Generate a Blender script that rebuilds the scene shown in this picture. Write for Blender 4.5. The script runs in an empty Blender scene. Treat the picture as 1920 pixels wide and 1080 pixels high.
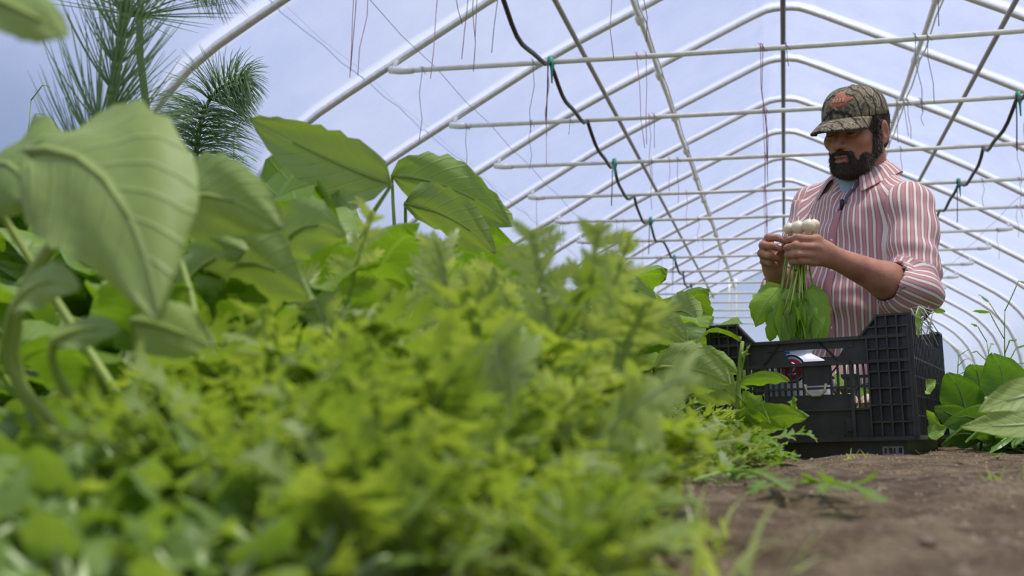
import bpy, math, random
import numpy as np
from mathutils import Vector, Matrix, noise
PI = math.pi
rnd = random.Random(11)
scene = bpy.context.scene
col = scene.collection

# ------------------------------------------------------------------ camera
FPX, VX, VY, ROLL = 2152.1, 1471.2, 808.6, -0.0213
CAMZ = 0.05
def _cam_matrix():
    Y = Vector((VX-960, -(VY-540), -FPX)).normalized()
    up = Vector((math.sin(ROLL), math.cos(ROLL), 0))
    Z = (up - Y*up.dot(Y)).normalized()
    X = Y.cross(Z)
    return Matrix(((X.x, Y.x, Z.x), (X.y, Y.y, Z.y), (X.z, Y.z, Z.z)))   # cam = M @ world
MC = _cam_matrix()
MCT = MC.transposed()
cam_d = bpy.data.cameras.new('camera')
cam = bpy.data.objects.new('camera', cam_d); col.objects.link(cam)
cam.matrix_world = Matrix.Translation((0, 0, CAMZ)) @ MCT.to_4x4()
cam_d.sensor_width = 36; cam_d.lens = 36*FPX/1920
cam_d.clip_start = 0.02; cam_d.clip_end = 300
cam_d.dof.use_dof = True; cam_d.dof.focus_distance = 2.55; cam_d.dof.aperture_fstop = 7.6
scene.camera = cam
def P(px, py, d):
    """world point seen at pixel (px,py) at distance d along the greenhouse"""
    c = Vector(((px-960)/FPX, -(py-540)/FPX, -1.0))
    w = MCT @ c
    w = w*(d/w.y)
    return Vector((w.x, w.y, w.z+CAMZ))

# ------------------------------------------------------------------ world, sun, exposure
scene.view_settings.view_transform = 'Standard'
scene.view_settings.look = 'None'
scene.view_settings.gamma = 1
scene.view_settings.use_curve_mapping = False
scene.view_settings.exposure = 0.08
scene.cycles.use_denoising = True
scene.cycles.max_bounces = 10
scene.cycles.transparent_max_bounces = 24
scene.cycles.sample_clamp_indirect = 6
world = bpy.data.worlds.new('sky'); scene.world = world; world.use_nodes = True
wn, wl = world.node_tree.nodes, world.node_tree.links
wn.clear()
wo = wn.new('ShaderNodeOutputWorld'); bg = wn.new('ShaderNodeBackground')
tc = wn.new('ShaderNodeTexCoord'); sx = wn.new('ShaderNodeSeparateXYZ')
rp = wn.new('ShaderNodeValToRGB'); nz = wn.new('ShaderNodeTexNoise'); mx = wn.new('ShaderNodeMix'); mx.data_type = 'RGBA'
cr = wn.new('ShaderNodeValToRGB')
wl.new(tc.outputs['Generated'], sx.inputs[0]); wl.new(sx.outputs['Z'], rp.inputs[0])
e = rp.color_ramp.elements
e[0].position = 0.0; e[0].color = (0.78, 0.86, 1.0, 1)
e[1].position = 0.75; e[1].color = (0.26, 0.35, 0.80, 1)
x = rp.color_ramp.elements.new(0.22); x.color = (0.44, 0.55, 0.90, 1)
nz.inputs['Scale'].default_value = 2.2; nz.inputs['Detail'].default_value = 5
wl.new(tc.outputs['Generated'], nz.inputs['Vector']); wl.new(nz.outputs[0], cr.inputs[0])
cr.color_ramp.elements[0].position = 0.52; cr.color_ramp.elements[1].position = 0.75
cr.color_ramp.elements[0].color = (0, 0, 0, 1); cr.color_ramp.elements[1].color = (.6, .6, .6, 1)
wl.new(cr.outputs[0], mx.inputs['Factor']); wl.new(rp.outputs[0], mx.inputs['A']); mx.inputs['B'].default_value = (0.9, 0.92, 1, 1)
wl.new(mx.outputs['Result'], bg.inputs[0]); bg.inputs[1].default_value = .86
wl.new(bg.outputs[0], wo.inputs[0])
sun_d = bpy.data.lights.new('sun', 'SUN'); sun = bpy.data.objects.new('sun', sun_d); col.objects.link(sun)
sun_d.energy = 6.0; sun_d.angle = math.radians(7); sun_d.color = (1.0, 0.955, 0.88)
SUN_DIR = Vector((0.22, -0.04, 0.95)).normalized()           # towards the sun
sun.rotation_euler = SUN_DIR.to_track_quat('Z', 'Y').to_euler()
sun.location = (3, 5, 12)

# ------------------------------------------------------------------ helpers
def new_mat(name):
    m = bpy.data.materials.new(name); m.use_nodes = True
    nt = m.node_tree; nt.nodes.clear()
    return m, nt.nodes, nt.links
def pbsdf(n, l, rough=.5, metal=0, spec=.5):
    o = n.new('ShaderNodeOutputMaterial'); b = n.new('ShaderNodeBsdfPrincipled')
    b.inputs['Roughness'].default_value = rough; b.inputs['Metallic'].default_value = metal
    b.inputs['Specular IOR Level'].default_value = spec
    l.new(b.outputs[0], o.inputs[0]); return b, o
def simple(name, c, rough=.5, metal=0, spec=.5, var=0.12, scale=30, c2=None, bump=0):
    m, n, l = new_mat(name); b, o = pbsdf(n, l, rough, metal, spec)
    t = n.new('ShaderNodeTexCoord'); z = n.new('ShaderNodeTexNoise'); z.inputs['Scale'].default_value = scale; z.inputs['Detail'].default_value = 4
    r = n.new('ShaderNodeValToRGB'); l.new(t.outputs['Object'], z.inputs['Vector']); l.new(z.outputs[0], r.inputs[0])
    d = c2 or tuple(v*(1-var*2) for v in c)
    r.color_ramp.elements[0].position = .35; r.color_ramp.elements[1].position = .65
    r.color_ramp.elements[0].color = (*d, 1); r.color_ramp.elements[1].color = (*c, 1)
    l.new(r.outputs[0], b.inputs['Base Color'])
    if bump:
        bp = n.new('ShaderNodeBump'); bp.inputs['Strength'].default_value = bump; bp.inputs['Distance'].default_value = .01
        l.new(z.outputs[0], bp.inputs['Height']); l.new(bp.outputs[0], b.inputs['Normal'])
    return m

class MB:
    def __init__(s): s.v = []; s.f = []; s.uv = []; s.tone = []
    def add(s, vs, fs, uvs=None, tone=0.5):
        k = len(s.v); s.v += [tuple(v) for v in vs]; s.f += [tuple(i+k for i in f) for f in fs]
        s.uv += uvs if uvs else [(0.5, 0.5)]*len(vs); s.tone += [tone]*len(vs)
    def box(s, c, d, M=None):
        vs = [Vector((c[0]+sx*d[0]/2, c[1]+sy*d[1]/2, c[2]+sz*d[2]/2)) for sx in (-1, 1) for sy in (-1, 1) for sz in (-1, 1)]
        if M: vs = [M @ v for v in vs]
        s.add(vs, [(0, 1, 3, 2), (4, 6, 7, 5), (0, 4, 5, 1), (2, 3, 7, 6), (0, 2, 6, 4), (1, 5, 7, 3)])
    def tube(s, pts, r, n=8, caps=True, tone=.5, uvs=None):
        pts = [Vector(p) for p in pts]; rs = r if hasattr(r, '__len__') else [r]*len(pts)
        vs = []; ref = None
        for i, p in enumerate(pts):
            t = (pts[min(i+1, len(pts)-1)]-pts[max(i-1, 0)]).normalized()
            if ref is None: ref = Vector((0, 0, 1)) if abs(t.z) < .9 else Vector((1, 0, 0))
            a = (ref - t*ref.dot(t)).normalized(); ref = a; b = t.cross(a)
            vs += [p+(a*math.cos(2*PI*k/n)+b*math.sin(2*PI*k/n))*rs[i] for k in range(n)]
        fs = [(i*n+k, i*n+(k+1) % n, (i+1)*n+(k+1) % n, (i+1)*n+k) for i in range(len(pts)-1) for k in range(n)]
        if caps: fs += [tuple(range(n-1, -1, -1)), tuple((len(pts)-1)*n+k for k in range(n))]
        s.add(vs, fs, None, tone)
    def lathe(s, prof, base=(0, 0, 0), n=16, M=None, tone=.5):
        vs = []
        for r_, z_ in prof: vs += [Vector((r_*math.cos(2*PI*k/n), r_*math.sin(2*PI*k/n), z_)) for k in range(n)]
        if M: vs = [M @ v for v in vs]
        vs = [v+Vector(base) for v in vs]
        fs = [(i*n+k, i*n+(k+1) % n, (i+1)*n+(k+1) % n, (i+1)*n+k) for i in range(len(prof)-1) for k in range(n)]
        fs += [tuple(range(n-1, -1, -1)), tuple((len(prof)-1)*n+k for k in range(n))]
        s.add(vs, fs, None, tone)
    def build(s, name, m, parent=None, smooth=True, origin=None):
        me = bpy.data.meshes.new(name)
        vs = s.v
        o0 = Vector(origin) if origin is not None else None
        if o0 is not None: vs = [(v[0]-o0.x, v[1]-o0.y, v[2]-o0.z) for v in vs]
        me.from_pydata(vs, [], s.f); me.update()
        uvl = me.uv_layers.new(name='UVMap')
        li = np.empty(len(me.loops), dtype=np.int32); me.loops.foreach_get('vertex_index', li)
        uvl.data.foreach_set('uv', np.array(s.uv, dtype=np.float32)[li].ravel())
        at = me.attributes.new('tone', 'FLOAT', 'POINT'); at.data.foreach_set('value', np.array(s.tone, dtype=np.float32))
        if smooth: me.polygons.foreach_set('use_smooth', [True]*len(me.polygons))
        me.materials.append(m)
        o = bpy.data.objects.new(name, me); col.objects.link(o)
        if o0 is not None: o.location = o0
        if parent: o.parent = parent
        return o
def tag(o, label=None, cat=None, group=None, kind=None):
    if label: o['label'] = label
    if cat: o['category'] = cat
    if group: o['group'] = group
    if kind: o['kind'] = kind
    return o
def empty(name, loc=(0, 0, 0), rz=0):
    o = bpy.data.objects.new(name, None); col.objects.link(o); o.location = loc; o.rotation_euler = (0, 0, rz); o.empty_display_size = .05
    return o
def kids(o): return [c for c in bpy.data.objects if c.parent == o]
def copy_tree(o, parent=None, ch=None):
    c = o.copy(); col.objects.link(c); c.parent = parent
    for k in (ch if ch is not None else kids(o)): copy_tree(k, c)
    return c
ORD = ['first', 'second', 'third', 'fourth', 'fifth', 'sixth', 'seventh', 'eighth', 'ninth', 'tenth', 'eleventh', 'twelfth', 'thirteenth', 'fourteenth', 'fifteenth', 'sixteenth', 'seventeenth', 'eighteenth']

# ------------------------------------------------------------------ materials
def mat_film(name, lo, hi):
    m, n, l = new_mat(name)
    o = n.new('ShaderNodeOutputMaterial'); tr = n.new('ShaderNodeBsdfTransparent'); tl = n.new('ShaderNodeBsdfTranslucent')
    df = n.new('ShaderNodeBsdfDiffuse'); gl = n.new('ShaderNodeBsdfGlossy'); gl.inputs['Roughness'].default_value = .25
    m1 = n.new('ShaderNodeMixShader'); m2 = n.new('ShaderNodeMixShader'); m3 = n.new('ShaderNodeMixShader')
    tr.inputs[0].default_value = (.90, .93, .97, 1); tl.inputs[0].default_value = (.50, .53, .61, 1); df.inputs[0].default_value = (.8, .82, .86, 1)
    t = n.new('ShaderNodeTexCoord'); mp = n.new('ShaderNodeMapping'); z = n.new('ShaderNodeTexNoise')
    mp.inputs['Scale'].default_value = (1.2, .9, 1.2); z.inputs['Scale'].default_value = 2.0; z.inputs['Detail'].default_value = 6; z.inputs['Roughness'].default_value = .65
    l.new(t.outputs['Object'], mp.inputs[0]); l.new(mp.outputs[0], z.inputs['Vector'])
    r = n.new('ShaderNodeMapRange'); r.inputs[1].default_value = .3; r.inputs[2].default_value = .7; r.inputs[3].default_value = lo; r.inputs[4].default_value = hi
    l.new(z.outputs[0], r.inputs[0])
    # glow of the lit hoops painted into the film as a more translucent strip
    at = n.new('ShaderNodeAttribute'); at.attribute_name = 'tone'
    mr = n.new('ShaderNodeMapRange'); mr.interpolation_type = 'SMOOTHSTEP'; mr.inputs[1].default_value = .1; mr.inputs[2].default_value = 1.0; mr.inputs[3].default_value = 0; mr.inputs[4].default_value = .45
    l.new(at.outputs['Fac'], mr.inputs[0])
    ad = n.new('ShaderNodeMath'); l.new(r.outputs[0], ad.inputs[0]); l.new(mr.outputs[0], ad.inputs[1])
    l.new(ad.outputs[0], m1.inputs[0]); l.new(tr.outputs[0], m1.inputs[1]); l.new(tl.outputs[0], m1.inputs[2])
    m2.inputs[0].default_value = .08; l.new(m1.outputs[0], m2.inputs[1]); l.new(df.outputs[0], m2.inputs[2])
    m3.inputs[0].default_value = .03; l.new(m2.outputs[0], m3.inputs[1]); l.new(gl.outputs[0], m3.inputs[2])
    l.new(m3.outputs[0], o.inputs[0]); return m
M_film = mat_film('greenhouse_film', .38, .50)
M_film_end = mat_film('end_wall_film', .10, .18)
M_steel = simple('galvanised_steel', (.74, .73, .71), rough=.36, metal=.6, scale=40, var=.08)
M_pipe = simple('dull_pipe', (.42, .40, .37), rough=.5, metal=.3, scale=30, var=.1)
M_dark = simple('ridge_pipe', (.20, .19, .18), rough=.5, metal=.3, scale=30, var=.1)
M_bar = simple('cream_conduit', (.80, .77, .66), rough=.45, scale=20, var=.08)
M_white = simple('white_plastic', (.86, .85, .82), rough=.45, var=.06)
M_hose = simple('black_hose', (.012, .012, .014), rough=.4, scale=60)
M_green_tie = simple('green_tie', (.02, .33, .20), rough=.5)
M_twine_pink = simple('pink_twine', (.62, .30, .34), rough=.9)
M_twine_red = simple('dark_red_twine', (.34, .14, .17), rough=.9)
M_twine_grey = simple('grey_twine', (.22, .20, .24), rough=.9)
M_wire = simple('thin_wire', (.33, .32, .38), rough=.6)
M_wood = simple('weathered_board', (.42, .36, .28), rough=.8, scale=12)
M_crate = simple('black_crate_plastic', (.052, .047, .040), rough=.38, scale=25, c2=(.030, .027, .024), bump=.05)
M_turnip = simple('turnip_skin', (.86, .80, .62), rough=.4, scale=40, var=.06)
M_root_pale = simple('washed_root_skin', (.80, .60, .48), rough=.5, scale=35, c2=(.55, .36, .26))

def mat_leaf(name, c1, c2, vein, trans, rough=.42, spec=.45, tw=.38):
    m, n, l = new_mat(name)
    o = n.new('ShaderNodeOutputMaterial'); b = n.new('ShaderNodeBsdfPrincipled'); tl = n.new('ShaderNodeBsdfTranslucent'); mx = n.new('ShaderNodeMixShader')
    b.inputs['Roughness'].default_value = rough; b.inputs['Specular IOR Level'].default_value = spec
    at = n.new('ShaderNodeAttribute'); at.attribute_name = 'tone'
    uv = n.new('ShaderNodeUVMap'); sp = n.new('ShaderNodeSeparateXYZ'); l.new(uv.outputs[0], sp.inputs[0])
    def math_(op, a, bb=None, cl=False):
        k = n.new('ShaderNodeMath'); k.operation = op; k.use_clamp = cl
        for i, q in enumerate((a, bb)):
            if q is None: continue
            if isinstance(q, (int, float)): k.inputs[i].default_value = q
            else: l.new(q, k.inputs[i])
        return k.outputs[0]
    au = math_('ABSOLUTE', math_('SUBTRACT', sp.outputs[0], .5))
    mid = math_('SUBTRACT', 1.0, math_('MULTIPLY', au, 28.0), True)
    ph = math_('MULTIPLY', math_('SUBTRACT', sp.outputs[1], math_('MULTIPLY', au, .55)), 46.0)
    side = math_('MULTIPLY', math_('POWER', math_('MAXIMUM', math_('COSINE', ph), 0.0), 14.0), .55)
    vv = math_('MAXIMUM', mid, side)
    t = n.new('ShaderNodeTexCoord'); z = n.new('ShaderNodeTexNoise'); z.inputs['Scale'].default_value = 28; z.inputs['Detail'].default_value = 3
    l.new(t.outputs['Object'], z.inputs['Vector'])
    f = math_('ADD', math_('MULTIPLY', at.outputs['Fac'], .75), math_('MULTIPLY', z.outputs[0], .3), True)
    ca = n.new('ShaderNodeMix'); ca.data_type = 'RGBA'; ca.inputs['A'].default_value = (*c1, 1); ca.inputs['B'].default_value = (*c2, 1); l.new(f, ca.inputs['Factor'])
    cb = n.new('ShaderNodeMix'); cb.data_type = 'RGBA'; l.new(ca.outputs['Result'], cb.inputs['A']); cb.inputs['B'].default_value = (*vein, 1)
    l.new(math_('MULTIPLY', vv, .42), cb.inputs['Factor'])
    l.new(cb.outputs['Result'], b.inputs['Base Color'])
    ct = n.new('ShaderNodeMix'); ct.data_type = 'RGBA'; ct.blend_type = 'MULTIPLY'; ct.inputs['Factor'].default_value = 1
    l.new(cb.outputs['Result'], ct.inputs['A']); ct.inputs['B'].default_value = (*trans, 1); l.new(ct.outputs['Result'], tl.inputs[0])
    bp = n.new('ShaderNodeBump'); bp.inputs['Strength'].default_value = .5; bp.inputs['Distance'].default_value = .003
    l.new(math_('SUBTRACT', z.outputs[0], vv), bp.inputs['Height']); l.new(bp.outputs[0], b.inputs['Normal'])
    mx.inputs[0].default_value = tw; l.new(b.outputs[0], mx.inputs[1]); l.new(tl.outputs[0], mx.inputs[2]); l.new(mx.outputs[0], o.inputs[0])
    return m
M_broad = mat_leaf('broad_leaf', (.115, .215, .022), (.25, .37, .05), (.38, .49, .14), (1.5, 1.6, .5), rough=.45)
M_miz = mat_leaf('frilly_leaf', (.165, .255, .036), (.39, .465, .105), (.56, .62, .28), (1.55, 1.52, .6), tw=.48)
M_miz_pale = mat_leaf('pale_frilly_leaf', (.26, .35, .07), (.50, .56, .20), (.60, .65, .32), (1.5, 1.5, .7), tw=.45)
M_cress = mat_leaf('seedling_leaf', (.14, .24, .03), (.29, .40, .08), (.40, .50, .16), (1.5, 1.5, .6), tw=.42)
M_pale = mat_leaf('pale_leaf', (.23, .33, .065), (.36, .45, .13), (.42, .50, .20), (1.3, 1.35, .5), rough=.55, tw=.30)
M_choi = mat_leaf('spoon_leaf', (.10, .22, .03), (.21, .36, .07), (.36, .48, .16), (1.5, 1.6, .5), rough=.38, spec=.5)
M_held = mat_leaf('turnip_leaf', (.15, .30, .02), (.32, .48, .05), (.42, .58, .17), (1.5, 1.6, .5))
M_stem = simple('pale_stem', (.34, .42, .07), rough=.5, scale=20, c2=(.25, .34, .05))
M_stem_w = simple('pale_leafstalk', (.50, .60, .26), rough=.4, scale=20)
M_horse = simple('horsetail_green', (.20, .30, .03), rough=.5, scale=20, c2=(.12, .22, .03))
M_needle = simple('horsetail_needle', (.26, .37, .15), rough=.55, scale=20, c2=(.17, .27, .11))

def mat_soil():
    m, n, l = new_mat('garden_soil'); b, o = pbsdf(n, l, .95, 0, .2)
    t = n.new('ShaderNodeTexCoord'); z = n.new('ShaderNodeTexNoise'); z.inputs['Scale'].default_value = 14; z.inputs['Detail'].default_value = 10; z.inputs['Roughness'].default_value = .7
    z2 = n.new('ShaderNodeTexNoise'); z2.inputs['Scale'].default_value = 160; z2.inputs['Detail'].default_value = 3
    l.new(t.outputs['Object'], z.inputs['Vector']); l.new(t.outputs['Object'], z2.inputs['Vector'])
    r = n.new('ShaderNodeValToRGB'); l.new(z.outputs[0], r.inputs[0]); e = r.color_ramp.elements
    e[0].position = .3; e[0].color = (.085, .052, .028, 1); e[1].position = .7; e[1].color = (.42, .31, .19, 1)
    q = r.color_ramp.elements.new(.5); q.color = (.23, .16, .092, 1)
    r2 = n.new('ShaderNodeValToRGB'); l.new(z2.outputs[0], r2.inputs[0]); r2.color_ramp.elements[0].position = .66; r2.color_ramp.elements[1].position = .72
    r2.color_ramp.elements[0].color = (0, 0, 0, 1); r2.color_ramp.elements[1].color = (.6, .6, .6, 1)
    mm = n.new('ShaderNodeMix'); mm.data_type = 'RGBA'; l.new(r2.outputs[0], mm.inputs['Factor']); l.new(r.outputs[0], mm.inputs['A']); mm.inputs['B'].default_value = (.48, .40, .30, 1)
    l.new(mm.outputs['Result'], b.inputs['Base Color'])
    bp = n.new('ShaderNodeBump'); bp.inputs['Strength'].default_value = 1.0; bp.inputs['Distance'].default_value = .02
    ad = n.new('ShaderNodeMath'); l.new(z.outputs[0], ad.inputs[0]); l.new(z2.outputs[0], ad.inputs[1]); l.new(ad.outputs[0], bp.inputs['Height']); l.new(bp.outputs[0], b.inputs['Normal'])
    return m
M_soil = mat_soil()
M_clod = simple('soil_clod', (.27, .19, .125), rough=.95, scale=30, c2=(.13, .085, .055), bump=.5)
M_grass = simple('outside_grass', (.12, .20, .05), rough=.9, scale=3)

# ------------------------------------------------------------------ greenhouse shell
S = 1.22
XR = 0.0427*S
Y0 = 3.937*S
def hy(k): return Y0 + k*S
PROF = [(0, 2.562), (.05, 2.56), (.10, 2.552), (.16, 2.528), (.25, 2.487), (.62, 2.31), (1.08, 2.09), (1.34, 1.957), (1.78, 1.70), (2.02, 1.56), (2.16, 1.475), (2.28, 1.385), (2.38, 1.28), (2.46, 1.17), (2.52, 1.03), (2.56, .88), (2.59, .7), (2.61, .4), (2.62, -.06)]
def profile(off=0.0, sub=2):
    pts = [Vector((a*S, b*S+CAMZ)) for a, b in PROF]
    full = [Vector((-p.x, p.y)) for p in reversed(pts[1:])] + pts
    out = []
    for i, p in enumerate(full):
        t = (full[min(i+1, len(full)-1)]-full[max(i-1, 0)]).normalized()
        out.append(p + Vector((-t.y, t.x))*off)
    res = []
    for i in range(len(out)-1):
        for j in range(sub): res.append(out[i].lerp(out[i+1], j/sub))
    res.append(out[-1]); return [Vector((p.x+XR, p.y)) for p in res]
K0, K1 = -5, 14
fp = profile(.024)
fm = MB()
ys = []; tn = []
for k in range(K0, K1+1):
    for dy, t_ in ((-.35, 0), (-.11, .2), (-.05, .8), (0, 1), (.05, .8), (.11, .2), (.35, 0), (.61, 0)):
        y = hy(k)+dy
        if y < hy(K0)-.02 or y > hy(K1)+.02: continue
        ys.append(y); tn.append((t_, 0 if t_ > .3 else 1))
np_ = len(fp)
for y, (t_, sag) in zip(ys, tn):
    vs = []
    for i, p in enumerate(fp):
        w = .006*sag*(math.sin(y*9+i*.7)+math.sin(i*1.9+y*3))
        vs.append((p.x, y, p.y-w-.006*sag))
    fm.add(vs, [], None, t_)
for r_ in range(len(ys)-1):
    for i in range(np_-1): a = r_*np_+i; fm.f.append((a, a+1, a+np_+1, a+np_))
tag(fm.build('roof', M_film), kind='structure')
# end walls of film
for nm, k in (('wall_back', K1), ('wall_front', K0)):
    e_ = MB(); y = hy(k)+.03
    vs = [(p.x, y, p.y) for p in fp]; n_ = len(vs)
    base = [(p.x, y, 0.0) for p in fp]
    e_.add(vs+base, [(i, i+1, n_+i+1, n_+i) for i in range(n_-1)], None, 0.0)
    tag(e_.build(nm, M_film_end, smooth=False), kind='structure')
# door frame and braces of the far end wall
yb = hy(K1)-.02
d_ = MB()
for px in (1369, 1381): q = P(px, 600, yb); d_.tube([(q.x, yb, -.02), (q.x, yb, 2.9)], .022, 6)
tag(d_.build('door_1', M_bar), kind='structure')
b_ = MB(); b_.tube([P(1738, 611, yb), P(1826, 678, yb)], .022, 6); b_.tube([(-3.0, yb, .95), (3.05, yb, .95)], .02, 6); b_.tube([(-3.0, yb, .45), (3.05, yb, .45)], .02, 6)
tag(b_.build('trim_1', M_bar), kind='structure')
for nm, sx_ in (('baseboard_left', -1), ('baseboard_right', 1)):
    q = MB(); q.box((XR+sx_*2.62*S, (hy(K0)+hy(K1))/2, .07), (.04, hy(K1)-hy(K0), .2)); tag(q.build(nm, M_wood, smooth=False), kind='structure')

# ground: soil inside, grass outside
def gz(x, y):
    n1 = noise.noise(Vector((x*4, y*4, 3)))*.010 + noise.noise(Vector((x*13, y*13, 7)))*.009 + noise.noise(Vector((x*38, y*38, 1)))*.0045
    t = max(-.18, min(.30, x-.03))*.040
    near = max(0, min(1, (1.1-y)/.7))
    return n1 - near*.012 + t*max(0, 1-abs(y-2.4)/2.2)
def axis(segs):
    out = []
    for a, b, s in segs:
        n_ = max(1, round((b-a)/s)); out += [a+(b-a)*i/n_ for i in range(n_)]
    return out+[segs[-1][1]]
gx = axis([(-3.4, -1.4, .2), (-1.4, -.3, .05), (-.3, .6, .0125), (.6, 1.4, .04), (1.4, 3.5, .2)])
gy = axis([(-2, .2, .2), (.2, 3.0, .0125), (3.0, 5, .05), (5, 22.6, .4)])
g = MB(); g.add([(x, y, gz(x, y)) for y in gy for x in gx], [(j*len(gx)+i, j*len(gx)+i+1, (j+1)*len(gx)+i+1, (j+1)*len(gx)+i) for j in range(len(gy)-1) for i in range(len(gx)-1)])
tag(g.build('ground', M_soil), kind='structure')
g = MB(); g.add([(-90, -60, -.06), (90, -60, -.06), (90, 140, -.06), (-90, 140, -.06)], [(0, 1, 2, 3)])
tag(g.build('terrain', M_grass), kind='structure')

# ------------------------------------------------------------------ hoops and cross bars
hp = profile(0, 2)
def hoop_mesh():
    m = MB(); m.tube([(p.x-XR, 0, p.y) for p in hp], .0215, 10); return m
h0 = None
for k in range(-2, K1+1):
    if h0 is None: h0 = hoop_mesh().build('greenhouse_hoop', M_steel); o = h0
    else: o = h0.copy(); col.objects.link(o)
    o.location = (XR, hy(k), 0)
    n_ = k+2
    tag(o, 'arched galvanised steel hoop under the film, %s from the camera' % ORD[n_], 'hoop', 'arched greenhouse hoops')
HB = 1.646*S + CAMZ; WB = 1.765*S
def make_bar():
    r = empty('cross_bar'); m = MB(); m.tube([(-WB+.05, 0, 0), (-.7, 0, -.010), (.5, 0, -.012), (WB-.05, 0, 0)], .0150, 8); m.build('conduit', M_bar, r)
    for s in (-1, 1):
        m = MB(); m.tube([(s*(WB-.10), 0, 0), (s*(WB-.02), 0, .004), (s*(WB+.04), 0, .012)], [.021, .024, .022], 8); m.tube([(s*(WB+.02), 0, .0), (s*(WB-.005), 0, .065)], .012, 6)
        m.build('end_clamp', M_white, r)
    return r
bar0 = make_bar(); bk = kids(bar0)
for k in range(-1, K1+1):
    o = bar0 if k == -1 else copy_tree(bar0, None, bk)
    o.location = (XR, hy(k)-.038, HB); o.rotation_euler = (0, 0, 0)
    tag(o, 'thin cream cross bar spanning the hoops, %s from the camera' % ORD[k+1], 'cross bar', 'horizontal cross bars')
def purlin(name, x, z, r, m, lab, k0=-2, k1=K1, clamps=False):
    rt = empty(name, (XR+x*S, hy(k0)-.2, z*S+CAMZ)); q = MB()
    L = hy(k1)-hy(k0)+.2
    if clamps:
        rr = random.Random(int(abs(x)*100)+(5 if x > 0 else 0))
        for k in range(k0, k1):
            y = (k-k0)*S+.2
            q2 = MB(); q2.tube([(0, y-.05, -.01), (.012*rr.choice((-.4, .4)), y+S*.5, -.010), (0, y+S+.05, -.008)], r, 7); q2.build('conduit', m, rt)
            q3 = MB(); q3.tube([(0, y-.07, -.01), (0, y-.04, -.02), (0, y+.04, -.022), (0, y+.08, -.008)], [.018, .03, .03, .018], 7)
            q3.tube([(0, y, .0), (0, y, .05)], .012, 6); q3.build('clamp', M_white, rt)
        q4 = MB(); q4.tube([(.035, 0, -.03)]+[(.035+.005*math.sin(i*2.3), .3*i, -.035-.008*math.sin(i*1.7)) for i in range(1, int(L/.3))]+[(.035, L, -.03)], .006, 5); q4.build('cable', M_white, rt)
    else:
        q.tube([(0, 0, 0), (0, L/2, 0), (0, L, 0)], r, 8); q.build('pipe', m, rt)
    return tag(rt, lab, 'purlin')
purlin('ridge_purlin', 0, 2.525, .020, M_dark, 'dark pipe running along the ridge of the greenhouse roof')
purlin('roof_purlin', -1.075, 2.05, .017, M_pipe, 'grey pipe along the left roof slope between hose and white purlin')
purlin('roof_purlin', 1.075, 2.05, .017, M_pipe, 'grey pipe along the right roof slope above the man\'s shoulder')
purlin('clamped_purlin', -.755, 2.205, .019, M_white, 'white clamped purlin with cable left of the ridge', clamps=True)
purlin('clamped_purlin', .755, 2.205, .019, M_white, 'white clamped purlin with cable right of the ridge, behind the cap', clamps=True)
for x, z, lab in ((-1.58, 1.66, 'thin wire strung past the left ends of the cross bars'), (-1.93, 1.66, 'thin wire strung along the left film below the bars'),
                  (1.60, 1.66, 'thin wire strung past the right ends of the cross bars')):
    q = MB(); pts = []
    for k in range(-2, K1+1): pts += [(XR+x*S, hy(k), z*S+CAMZ), (XR+x*S, hy(k)+S/2, z*S+CAMZ-.02)]
    q.tube(pts[:-1], .0022, 4); tag(q.build('support_wire', M_wire), lab, 'wire')

# drooping hoses tied under the bars
def hose(x, k0, lab, ties, seed):
    rr = random.Random(seed); rt = empty('irrigation_hose', (XR+x, hy(k0), HB)); q = MB(); pts = []
    for k in range(k0, K1):
        sg = rr.uniform(.06, .11)
        dx = rr.uniform(-.03, .03)
        for j in range(10):
            t = j/10
            y = (k-k0)*S+t*S
            ta = t-.5
            pts.append((dx*math.sin(PI*t), y-.038, -.02-sg*(1-(2*ta)**2)+.012*math.sin(t*11+k)))
    if x < 0: pts += [(0, (K1-k0)*S-.04, -.02), (.10, (K1-k0)*S, -.35), (.30, (K1-k0)*S, -.42), (.42, (K1-k0)*S, -.55), (.36, (K1-k0)*S, -1.0), (.35, (K1-k0)*S, -HB+.03)]
    q.tube(pts, .0125, 8); q.build('hose', M_hose, rt)
    for k in ties:
        y = (k-k0)*S-.038
        t = MB(); t.tube([(.0, y-.01, .02), (.012, y-.012, -.03), (.01, y-.012, -.06), (.012, y-.012, -.13)], [.016, .014, .007, .004], 6); t.build('green_tie', M_green_tie, rt)
        t = MB(); t.tube([(-.01, y-.014, .0), (-.012, y-.014, -.15), (-.02, y-.014, -.34)], .004, 5); t.build('tie_tail', M_hose, rt)
    return tag(rt, lab, 'hose')
hose(-1.21-XR, -1, 'drooping black hose slung under the bars, left of the man', (1, 3, 5, 7), 4)
hose(1.40-XR, -1, 'drooping black hose slung under the bars, right of the man', (2, 4), 9)

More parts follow.
